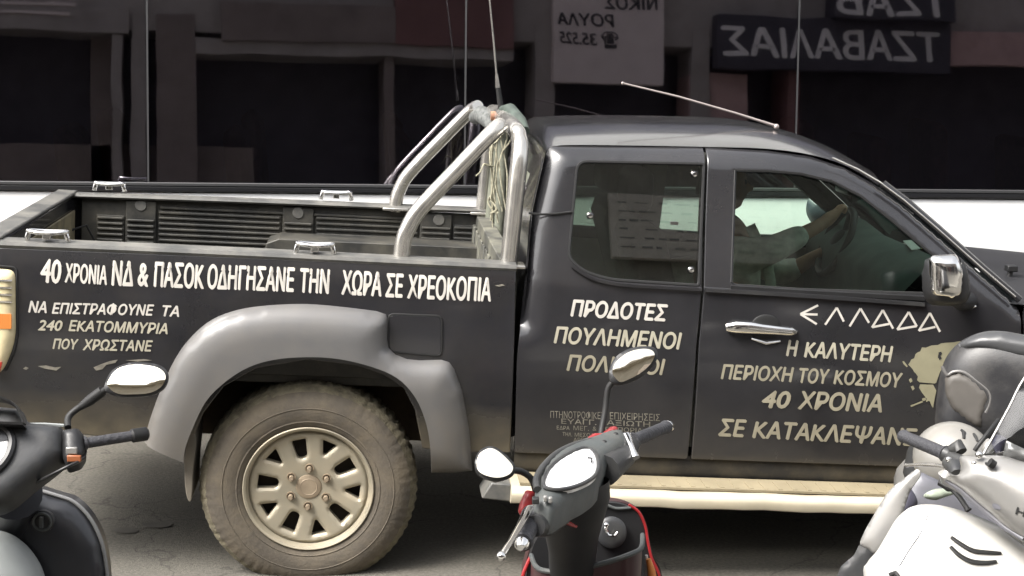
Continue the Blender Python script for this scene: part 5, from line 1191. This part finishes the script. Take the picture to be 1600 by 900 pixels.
m = MB(); cc = UY(955, 828, 3.82); m.tube([cc + Vector((-0.012, 0, 0.012)), cc + Vector((-0.014, -0.006, 0.002)), cc + Vector((-0.006, -0.01, -0.010)), cc + Vector((0.008, -0.01, -0.011)), cc + Vector((0.015, -0.008, -0.002))], [0.005, 0.004, 0.0035, 0.0035, 0.003], 8); m.ball(cc + Vector((-0.012, -0.002, 0.013)), 0.0065, 8); m.build('bag_hook', M_CHROME, lk)
# glove pocket, an open bowl standing out towards the rider
rim_px = [(830, 868), (838, 886), (860, 893), (900, 890), (950, 878), (985, 866), (1002, 856), (1004, 836)]
fr_ = [UY(x, y, 3.62 if 2 <= i <= 5 else (3.68 if i in (1, 6) else 3.80)) for i, (x, y) in enumerate(rim_px)]; fr_ = [Vector(p) for p in catmull(fr_, 4)]
low = [p + Vector((0.004, 0.05, -0.34)) for p in fr_]
m = MB(); m.grid([fr_, [p + Vector((0, 0.012, -0.10)) for p in fr_], [p + Vector((0, 0.03, -0.22)) for p in fr_], low]); m.grid([[p + Vector((0, 0.012, -0.002)) for p in fr_], [p + Vector((0, 0.03, -0.2)) for p in fr_]])
pk = m.build('glove_pocket', M_REDD, sc, ang=60)
m = MB(); m.tube(fr_, 0.0062, 8); m.build('pocket_rim', M_DASHG, pk)
m = MB(); cc = UY(1018, 886, 3.80); m.tube([cc + Vector((-0.008, 0, 0.02)), cc + Vector((0.0, 0, -0.01)), cc + Vector((0.006, 0, -0.05))], [0.006, 0.010, 0.012], 10); m.build('turn_signal', M_ORANGE, sc)
m = MB(); cc = UY(1012, 880, 3.81); m.tube([cc + Vector((-0.004, 0, 0.02)), cc + Vector((0.0, 0, -0.04))], [0.004, 0.006], 8); m.build('signal_trim', M_WHITEP, sc)
scooter_lower(sc, (0.18, 4.12, 0), (0.42, 2.95, 0), 0.60, M_REDD)

# ------------------------------------------------------------------ left scooter
s2 = empty('scooter', 'dark grey scooter cut by the left edge with one oval mirror before the rear wheel', 'scooter', loc=(-1.25, 3.7, 0), group='scooters parked along the kerb')
n2 = Vector((0.12, -0.80, 0.58)).normalized(); o2 = UY(50, 700, 3.72)
cov = roundpoly([(-90, 640), (-20, 634), (36, 640), (44, 661), (98, 667), (103, 690), (101, 716), (88, 727), (50, 756), (10, 790), (-50, 800), (-95, 740)], [10, 10, 10, 6, 8, 8, 8, 8, 10, 20, 20, 20], 3)
m = MB(); pillow(m, cov, o2, n2, 0.03, 0.06, 0.04, 0.016); h2 = m.build('handlebar_cover', M_DARKG, s2, ang=60)
vis = [(-60, 660), (-45, 632), (-15, 622), (10, 624), (28, 634), (38, 652), (42, 664)]
m = MB(); pts = [UP(x, y, o2 + n2 * 0.03, n2) for x, y in vis]; pts = [Vector(p) for p in catmull(pts, 3)]; m.grid([pts, [p + n2 * 0.03 + Vector((0, -0.02, 0)) for p in pts], [p + n2 * 0.03 + Vector((0, -0.02, -0.006)) for p in pts], [p + Vector((0, 0, -0.01)) for p in pts]], close=True); m.build('dial_visor', M_BLACK, h2, ang=60)
ln = catmull([(-70, 705), (-50, 672), (-15, 662), (10, 672), (19, 690), (12, 715), (-8, 735), (-45, 740)], 4, True)
m = MB(); pillow(m, ln, o2 + n2 * 0.032, n2, 0.004, 0.012, 0.02, 0.016); l2 = m.build('instrument_dial', M_LENS, h2, ang=60)
m = MB(); pts = [UP(x, y, o2 + n2 * 0.034, n2) for x, y in ln]; m.tube(pts + [pts[0]], 0.010, 8); m.build('dial_bezel', M_BLACK, l2)
m = MB(); pillow(m, catmull([(-60, 690), (-40, 668), (-10, 664), (6, 672), (14, 684), (0, 690), (-30, 692)], 3, True), o2 + n2 * 0.037, n2, 0.001, 0.004, 0.01, 0.016); m.build('dial_face', M_SATIN, l2)
m = MB(); pillow(m, roundpoly([(97, 672), (122, 669), (131, 680), (132, 708), (124, 722), (104, 728), (98, 716)], 5), UY(114, 698, 3.72), n2, 0.016, 0.05, 0.02, 0.01); sw = m.build('switch_housing', M_BLACK, h2, ang=60)
c = UP(112, 704, o2 + n2 * 0.04, n2); MB().box(c - Vector((0.013, 0.004, 0.008)), c + Vector((0.013, 0.004, 0.008))).build('switch_button', M_SILVER, sw, bevel=0.002)
c = UP(116, 716, o2 + n2 * 0.036, n2); MB().box(c - Vector((0.016, 0.004, 0.008)), c + Vector((0.016, 0.004, 0.007))).build('starter_button', mat('brown_orange_plastic', (0.30, 0.10, 0.04), 0.4), sw, bevel=0.002)
g2, a_, b_, d_ = grip((130, 693), (226, 678), 3.74, 3.82, 0.0125, h2)
m = MB(); m.tube([b_ - d_ * 0.034, b_ - d_ * 0.03, b_ + d_ * 0.004, b_ + d_ * 0.008], [0.0125, 0.0165, 0.0165, 0.012], 16); m.build('bar_end', M_RUBBER, g2)
m = MB(); m.tube(catmull([UY(52, 756, 3.70), UY(80, 742, 3.66), UY(108, 728, 3.66), UY(128, 718, 3.70), UY(133, 706, 3.74)], 4), 0.0055, 8, flat=0.7); m.build('brake_lever', M_BLACK, h2)
m = MB(); m.tube([UY(40, 663, 3.78), UY(70, 663, 3.80), UY(100, 665, 3.80)], 0.004, 6); m.build('cover_edge', M_GREYP, h2)
mp = catmull([(164, 610), (166, 594), (176, 578), (196, 568), (222, 566), (248, 570), (261, 580), (262, 594), (254, 608), (236, 617), (210, 620), (184, 619)], 4, True)
gp = catmull([(168, 603), (172, 590), (183, 577), (200, 571), (222, 570), (245, 574), (257, 583), (258, 594), (250, 606), (233, 614), (210, 616), (184, 615)], 4, True)
mirror_part(s2, mp, gp, 3.78, (0.02, -0.885, 0.455), [UY(172, 604, 3.81), UY(152, 618, 3.82), UY(122, 638, 3.82), UY(107, 652, 3.81), UY(106, 668, 3.78)], stem_r=0.008)
m = MB(); m.tube([UY(160, 611, 3.82), UY(140, 626, 3.82), UY(124, 637, 3.82)], [0.013, 0.013, 0.008], 10); m.build('stem_boot', M_RUBBER, s2)
o3 = UY(80, 830, 3.95); n3 = Vector((0.1, -1, 0.15)).normalized()
lsp = catmull([(-140, 905), (-120, 800), (-60, 770), (0, 765), (48, 760), (62, 768), (90, 777), (115, 786), (140, 812), (158, 850), (166, 900), (168, 1000), (120, 1140), (0, 1170), (-120, 1120), (-150, 1000)], 4, True)
m = MB(); pillow(m, lsp, o3, n3, 0.045, 0.03, 0.10, 0.02); m.build('leg_shield', M_SATIN, s2, ang=60)
m = MB(); pillow(m, [(x * 1.015, y - 4) for x, y in lsp], o3 - n3 * 0.034, n3, 0.0, 0.06, 0.03, 0.03); m.build('front_shield', M_SATIN, s2, ang=60)
pts = [UP(x, y, o3, n3) + n3 * 0.002 for x, y in ((50, 759), (63, 766), (92, 775), (117, 785), (142, 811), (160, 850), (168, 900))]
m = MB(); m.tube(catmull(pts, 4), 0.005, 8); m.build('shield_highlight', mat('edge_highlight_grey', (0.22, 0.22, 0.22), 0.4), s2)  # pale tube stands for the thin highlight along the shield's edge
m = MB(); disc(m, UY(66, 815, 3.85), (0.1, -1, 0.2), 0.027, 0.027, 0.02, 28, 0, 0.004); k2 = m.build('key_lock', M_BLACK, s2)
m = MB(); u = UY(66, 815, 3.842); m.tube([u + Vector((math.cos(t) * 0.021, -0.002, math.sin(t) * 0.021)) for t in [2 * math.pi * k / 20 for k in range(21)]], 0.0035, 8); m.box(u + Vector((-0.004, -0.012, -0.013)), u + Vector((0.004, 0.0, 0.013))); m.build('lock_ring', M_DASHG, k2)
m = MB(); m.tube([UY(-10, 787, 3.72), UY(8, 780, 3.70), UY(20, 770, 3.70)], [0.006, 0.007, 0.006], 8, flat=0.6); m.build('cable_clip', mat('cream_plastic', (0.42, 0.37, 0.25), 0.6), s2)
m = MB(); pillow(m, catmull([(-120, 900), (-90, 850), (-40, 828), (0, 829), (30, 842), (52, 868), (64, 895), (70, 930), (60, 1080), (-60, 1120), (-130, 1050)], 4, True), UY(0, 880, 3.78), Vector((0.15, -0.9, 0.4)), 0.08, 0.08, 0.14, 0.02); m.build('glove_box', M_GREYP, s2, ang=60)
m = MB(); m.tube([UY(20, 770, 3.82), UY(10, 800, 3.90), UY(0, 860, 3.98)], [0.07, 0.06, 0.06], 16); m.build('steering_shroud', M_SATIN, s2)
scooter_lower(s2, (-1.25, 4.25, 0), (-1.20, 3.05, 0), 0.60, M_SATIN)

# ------------------------------------------------------------------ right scooter, its front towards the camera
s3 = empty('scooter', 'silver white maxi scooter with a smoked windscreen at the right edge', 'scooter', loc=(1.15, 4.0, 0), group='scooters parked along the kerb')
oA = UY(1480, 840, 3.55); nA = Vector((-0.15, -0.93, 0.34)).normalized()
ap_px = catmull([(1352, 905), (1357, 878), (1372, 860), (1390, 830), (1404, 808), (1424, 792), (1456, 788), (1500, 797), (1556, 818), (1600, 838), (1660, 856), (1720, 900), (1730, 1000), (1690, 1120), (1560, 1200), (1440, 1160), (1380, 1040)], 4, True)
m = MB(); pillow(m, ap_px, oA, nA, 0.10, 0.05, 0.16, 0.022); apn = m.build('front_apron', M_WHITEP, s3, ang=60)
apo = apn.data; apI = s3.matrix_world.inverted()
def on_apron(px, py, lift=0.002):   # drop a pixel onto the apron's own surface
    d = ray(px, py); ok, loc, nr, i = apn.ray_cast(apI @ CAM, (apI.to_3x3() @ d)); 
    return (s3.matrix_world @ loc) - d.normalized() * lift if ok else UP(px, py, oA + nA * 0.09, nA)
bpy.context.view_layer.update()
for sl2 in (((1486, 839), (1500, 849), (1520, 860), (1545, 863), (1564, 864)), ((1485, 854), (1500, 868), (1518, 877), (1540, 879), (1557, 877))):
    pts = [on_apron(*p) for p in catmull(sl2, 4)]; m = MB(); n_ = len(pts); m.tube(pts, [0.0035 + 0.0035 * math.sin(math.pi * (0.15 + 0.8 * i / (n_ - 1))) for i in range(n_)], 8, flat=0.6); m.build('air_slit', M_RUBBER, apn)
m = MB(); pts = [on_apron(*p, lift=0.001) for p in ((1450, 765 + 40), (1440, 830), (1420, 860), (1405, 885))]; m.tube(catmull(pts, 3), 0.0012, 6); m.build('panel_seam', M_BLUEG, apn)
m = MB(); m.tube([on_apron(1390, 899), on_apron(1399, 895), on_apron(1404, 902)], 0.006, 8); m.build('apron_clip', M_RUBBER, apn)
oS = UY(1400, 790, 3.70)
ss = catmull([(1431, 734), (1410, 750), (1388, 768), (1368, 800), (1351, 830), (1344, 850), (1356, 858), (1369, 866), (1388, 848), (1406, 820), (1412, 796), (1421, 768), (1438, 742)], 4, True)
m = MB(); pillow(m, ss, oS, Vector((-0.45, -0.8, 0.3)), 0.008, 0.006, 0.06, 0.008); m.build('side_fairing', M_SILVER, s3, ang=60)
m = MB(); pillow(m, roundpoly([(1343, 850), (1356, 858), (1370, 868), (1366, 890), (1360, 960), (1296, 960), (1306, 905), (1314, 884), (1334, 868)], 3), UY(1340, 885, 3.74), Vector((-0.3, -0.9, 0.2)), 0.006, 0.03, 0.02, 0.012); m.build('footboard_side', M_DARKG, s3, ang=60)
m = MB(); pillow(m, roundpoly([(1436, 736), (1470, 752), (1530, 775), (1560, 800), (1570, 840), (1480, 830), (1400, 850), (1398, 824), (1405, 792), (1420, 760)], 6), UY(1470, 790, 3.86), Vector((-0.1, -0.95, 0.25)), 0.012, 0.05, 0.03, 0.016); m.build('inner_panel', M_BLUEG, s3, ang=60)
m = MB(); pillow(m, catmull([(1418, 760), (1410, 778), (1404, 798), (1402, 815), (1410, 812), (1420, 800), (1434, 787), (1428, 770)], 3, True), UY(1415, 790, 3.80), Vector((-0.1, -0.95, 0.25)), 0.006, 0.03, 0.012, 0.01); m.build('panel_edge', mat('violet_grey_panel', (0.06, 0.058, 0.08), 0.45), s3, ang=60)
m = MB(); pillow(m, catmull([(1448, 770), (1462, 764), (1480, 764), (1494, 770), (1480, 775), (1464, 780), (1448, 776)], 3, True), UY(1470, 770, 3.78), Vector((0, -0.9, 0.4)), 0.006, 0.02, 0.01, 0.008); m.build('panel_lip', mat('pale_green_plastic', (0.40, 0.45, 0.36), 0.4), s3, ang=60)
# headset fairing under the screen
oH = UY(1550, 760, 3.45); nH = Vector((-0.30, -0.85, 0.43)).normalized()
hf = catmull([(1499, 716), (1505, 712), (1530, 712), (1565, 712), (1600, 722), (1660, 740), (1720, 790), (1700, 880), (1640, 862), (1600, 842), (1572, 822), (1545, 798), (1518, 776), (1492, 756), (1470, 744), (1466, 738), (1476, 734), (1490, 742), (1499, 740), (1501, 728)], 3, True)
m = MB(); pillow(m, hf, oH, nH, 0.055, 0.10, 0.09, 0.012); hf_ = m.build('headset_fairing', M_SILVER, s3, ang=70)
bpy.context.view_layer.update()
def on_fair(px, py, lift=0.002):
    d = ray(px, py); ok, loc, nr, i = hf_.ray_cast(apI @ CAM, (apI.to_3x3() @ d))
    return (s3.matrix_world @ loc) - d.normalized() * lift if ok else UP(px, py, oH + nH * 0.05, nH)
m = MB(); write(m, 'HONDA', 1586, 1672, 803, 835, 13, on_fair, bold=0.03, shear=0.2); m.build('lettering', M_RUBBER, hf_, smooth=False)
m = MB(); pts = [on_fair(1557 + 7 * math.cos(t), 792 + 5 * math.sin(t) + 2.5 * math.cos(t), 0.001) for t in [2 * math.pi * k / 16 for k in range(16)]]; m.add(pts, [tuple(range(16))]); m.build('fairing_plug', M_BLUEG, hf_, smooth=False)
m = MB(); m.tube([on_fair(x, y, 0.0) for x, y in ((1478, 750), (1500, 763), (1535, 792), (1570, 822), (1600, 842))], [0.005, 0.008, 0.010, 0.009, 0.006], 8); m.build('fairing_edge', M_BLUEG, hf_)
# windscreen
oW = UY(1600, 640, 3.52); nW = Vector((-0.35, -0.85, 0.38)).normalized()
wp = catmull([(1536, 710), (1553, 680), (1577, 636), (1600, 592), (1640, 545), (1720, 520), (1790, 560), (1800, 680), (1740, 740), (1640, 735), (1580, 718)], 4, True)
m = MB(); P0 = oW
pillow(m, wp, oW, nW, 0.02, 0.003, 0.30, 0.03, flatback=False); ws3 = m.build('windscreen', M_SCREEN, s3, ang=70)
m = MB(); pts = [UP(x, y, oW, nW) for x, y in ((1536, 710), (1553, 680), (1577, 636), (1600, 592), (1640, 545))]; m.tube(catmull(pts, 4), 0.003, 6); m.build('screen_edge', M_SILVER, ws3)
m = MB(); pillow(m, [(1549, 692), (1557, 678), (1572, 684), (1566, 706), (1556, 708)], UY(1560, 694, 3.56), nW, 0.004, 0.02, 0.01, 0.01); m.build('screen_mount', mat('dark_violet_plastic', (0.035, 0.033, 0.055), 0.5), s3, ang=60)
m = MB(); pillow(m, [(1572, 688), (1600, 701), (1660, 720), (1660, 760), (1600, 722), (1567, 712)], UY(1600, 705, 3.60), nW, 0.006, 0.03, 0.01, 0.012); m.build('screen_cowl', M_SILVER, s3, ang=60)
m = MB(); pillow(m, catmull([(1534, 705), (1536, 693), (1544, 685), (1552, 692), (1556, 708), (1545, 712)], 3, True), UY(1545, 700, 3.58), nW, 0.010, 0.03, 0.015, 0.01); m.build('screen_cowl', M_SILVER, s3, ang=60)
# bar, grip, lever, mirror stalk
g3, a_, b_, d_ = grip((1480, 710), (1410, 681), 3.72, 3.90, 0.0150, s3, M_GRIP)
m = MB(); m.tube([UY(1476, 708, 3.71), UY(1484, 712, 3.70)], 0.017, 12); m.tube([UY(1486, 703, 3.70), UY(1498, 698, 3.69), UY(1502, 706, 3.68)], [0.012, 0.018, 0.014], 10); m.tube([UY(1480, 722, 3.66), UY(1494, 732, 3.62), UY(1496, 742, 3.6)], [0.014, 0.022, 0.016], 10); m.tube([UY(1482, 712, 3.70), UY(1520, 728, 3.62)], 0.014, 10); m.build('switch_housing', M_DARKG, s3)
m = MB(); m.tube(catmull([UY(1417, 727, 3.82), UY(1440, 726, 3.76), UY(1465, 727, 3.70), UY(1486, 733, 3.64)], 4), [0.007] + [0.0055] * 11 + [0.011], 8, flat=0.8); m.build('brake_lever', M_TUBE, s3)
m = MB(); m.ball(UY(1482, 718, 3.63), 0.007, 8); m.build('lever_bolt', M_CHROME, s3)
m = MB(); m.tube(catmull([UY(1523, 704, 3.60), UY(1530, 694, 3.60), UY(1545, 675, 3.62), UY(1560, 656, 3.66)], 3), 0.005, 8); m.build('screen_bracket', M_RUBBER, s3)
m = MB(); m.tube([UY(1515, 719, 3.5), UY(1534, 724, 3.46), UY(1550, 727, 3.42)], [0.009, 0.006, 0.004], 8); m.tube([UY(1546, 722, 3.42), UY(1554, 727, 3.42)], [0.010, 0.009], 10); m.build('screen_bracket', M_RUBBER, s3)
m = MB(); m.ball(UY(1530, 711, 3.45), 0.009, 8); m.ball(UY(1522, 724, 3.45), 0.006, 8); m.build('bracket_bolt', M_CHROME, s3)
m = MB(); m.tube(catmull([UY(1470, 752, 3.68), UY(1485, 762, 3.66), UY(1500, 778, 3.64), UY(1513, 798, 3.62)], 4), [0.012] * 5 + [0.006] * 7 + [0.010], 8); m.build('brake_hose', M_RUBBER, s3)
# seat, tail with top case
m = MB(); rows = []
for Y, hw, z in ((3.95, 0.10, 0.52), (4.15, 0.13, 0.55), (4.5, 0.16, 0.60), (4.8, 0.17, 0.64), (5.05, 0.13, 0.64)):
    c = Vector((1.24 + (Y - 3.95) * 0.12, Y, z)); rows.append([c + Vector((math.cos(t) * hw, 0, math.sin(t) * 0.055)) for t in [2 * math.pi * k / 20 for k in range(20)]])
m.grid(rows, close=True); m.add(rows[0], [tuple(range(20))]); m.add(rows[-1], [tuple(range(20))]); m.build('seat', M_RUBBER, s3, ang=60)
m = MB(); rows = []
for Y, hw, z, h in ((3.95, 0.12, 0.38, 0.12), (4.3, 0.19, 0.42, 0.15), (4.7, 0.20, 0.47, 0.15), (5.1, 0.16, 0.54, 0.10), (5.25, 0.07, 0.58, 0.05)):
    c = Vector((1.24 + (Y - 3.95) * 0.12, Y, z)); rows.append([c + Vector((math.cos(t) * hw, 0, math.sin(t) * h)) for t in [2 * math.pi * k / 20 for k in range(20)]])
m.grid(rows, close=True); m.add(rows[0], [tuple(range(20))]); m.add(rows[-1], [tuple(range(20))]); m.build('tail_body', M_SILVER, s3, ang=60)
for c in (Vector((1.2, 3.45, 0)), Vector((1.36, 4.85, 0))):
    m = MB(); m.lathe([(0.15, -0.05), (0.23, -0.06), (0.26, -0.035), (0.27, 0.0), (0.26, 0.035), (0.23, 0.06), (0.15, 0.05)], c + Vector((0, 0, 0.27)), (1, -0.1, 0), 40, ref=(0, 1, 0)); w_ = m.build('wheel', M_RUBBER, s3)
    m = MB(); m.lathe([(0.0, -0.03), (0.06, -0.035), (0.13, -0.03), (0.155, -0.045), (0.155, 0.045), (0.13, 0.03), (0.06, 0.035), (0.0, 0.03)], c + Vector((0, 0, 0.27)), (1, -0.1, 0), 30, ref=(0, 1, 0)); m.build('rim', M_SILVER, w_)
MB().box((1.06, 3.72, 0.24), (1.36, 4.25, 0.34)).build('floorboard', M_DARKG, s3, bevel=0.02)
# top case: body with a raised lid and a grey corner panel
oT = UY(1560, 600, 4.72); nT = Vector((-0.34, -0.92, 0.18)).normalized()
tc = catmull([(1462, 640), (1465, 610), (1470, 580), (1480, 556), (1500, 534), (1530, 520), (1560, 518), (1600, 524), (1660, 538), (1720, 560), (1745, 620), (1730, 690), (1640, 720), (1560, 700), (1480, 690), (1462, 668)], 4, True)
m = MB(); pillow(m, tc, oT, nT, 0.07, 0.34, 0.11, 0.022, flatback=False); tcase = m.build('top_case', M_CASE, s3, ang=70)
tl_ = catmull([(1500, 536), (1530, 520), (1562, 517), (1600, 523), (1660, 537), (1722, 560), (1720, 580), (1660, 576), (1600, 566), (1560, 556), (1520, 548), (1500, 544)], 4, True)
m = MB(); pillow(m, tl_, oT + nT * 0.03 + Vector((0, 0, 0.002)), nT, 0.035, 0.26, 0.035, 0.016, flatback=False); m.build('case_lid', mat('satin_case_lid', (0.055, 0.056, 0.058), 0.30, noise=0.1), tcase, ang=70)
cpn = roundpoly([(1476, 588), (1490, 581), (1506, 582), (1528, 597), (1545, 612), (1547, 628), (1538, 648), (1535, 672), (1510, 660), (1488, 640), (1477, 615)], 7, 3)
m = MB(); pillow(m, cpn, oT + nT * 0.058, nT, 0.016, 0.05, 0.014, 0.012); cp_ = m.build('case_panel', M_CASEL, tcase, ang=70)
m = MB(); pts = [UP(x, y, oT + nT * 0.066, nT) for x, y in ((1472, 572), (1480, 586), (1490, 581), (1506, 582), (1528, 597), (1545, 612), (1547, 628), (1540, 645))]; m.tube([Vector(p) for p in catmull(pts, 3)], 0.005, 8); m.build('panel_rim', mat('satin_rim', (0.12, 0.115, 0.11), 0.35), cp_)
m = MB(); m.box((1.38, 4.62, 0.58), (1.62, 5.0, 0.64)); m.build('luggage_rack', M_DARKG, s3, bevel=0.01)
# helmet on the seat
hm = UY(1489, 716, 4.28); hR = 0.098
helm = empty('helmet', 'silver domed helmet with two vent slits resting behind the handlebar grip', 'helmet', loc=hm - Vector((0, 0, 0.1)))
m = MB(); rows = []
for i in range(15):
    ph = math.pi * 0.66 * i / 14
    rows.append([hm + Vector((math.sin(ph) * math.cos(t) * hR * 1.06, math.sin(ph) * math.sin(t) * hR * 1.2, math.cos(ph) * hR * 0.98)) for t in [2 * math.pi * k / 36 for k in range(36)]])
m.grid(rows, close=True); m.grid([rows[-1], [hm + (p - hm) * 0.9 for p in rows[-1]], [hm + (p - hm) * 0.85 for p in rows[9]]], close=True); he = m.build('helmet', M_HELMET, helm, ang=70); he.name = 'helmet_shell'
def on_helm(px, py):
    d = ray(px, py); n_ = d.normalized(); best = None
    for k in range(400):
        p = CAM + d * ((4.0 + 0.3 * k / 400) / d.y); q = p - hm
        if (q.x / (hR * 1.06)) ** 2 + (q.y / (hR * 1.2)) ** 2 + (q.z / (hR * 0.98)) ** 2 <= 1.0: return p
    return UY(px, py, 4.2)
for sl2 in (((1502, 672), (1506, 676), (1506, 686)), ((1521, 678), (1524, 683), (1527, 690))):
    m = MB(); m.tube([on_helm(*p) for p in sl2], [0.004, 0.0055, 0.004], 8); m.build('vent_slit', M_RUBBER, he)
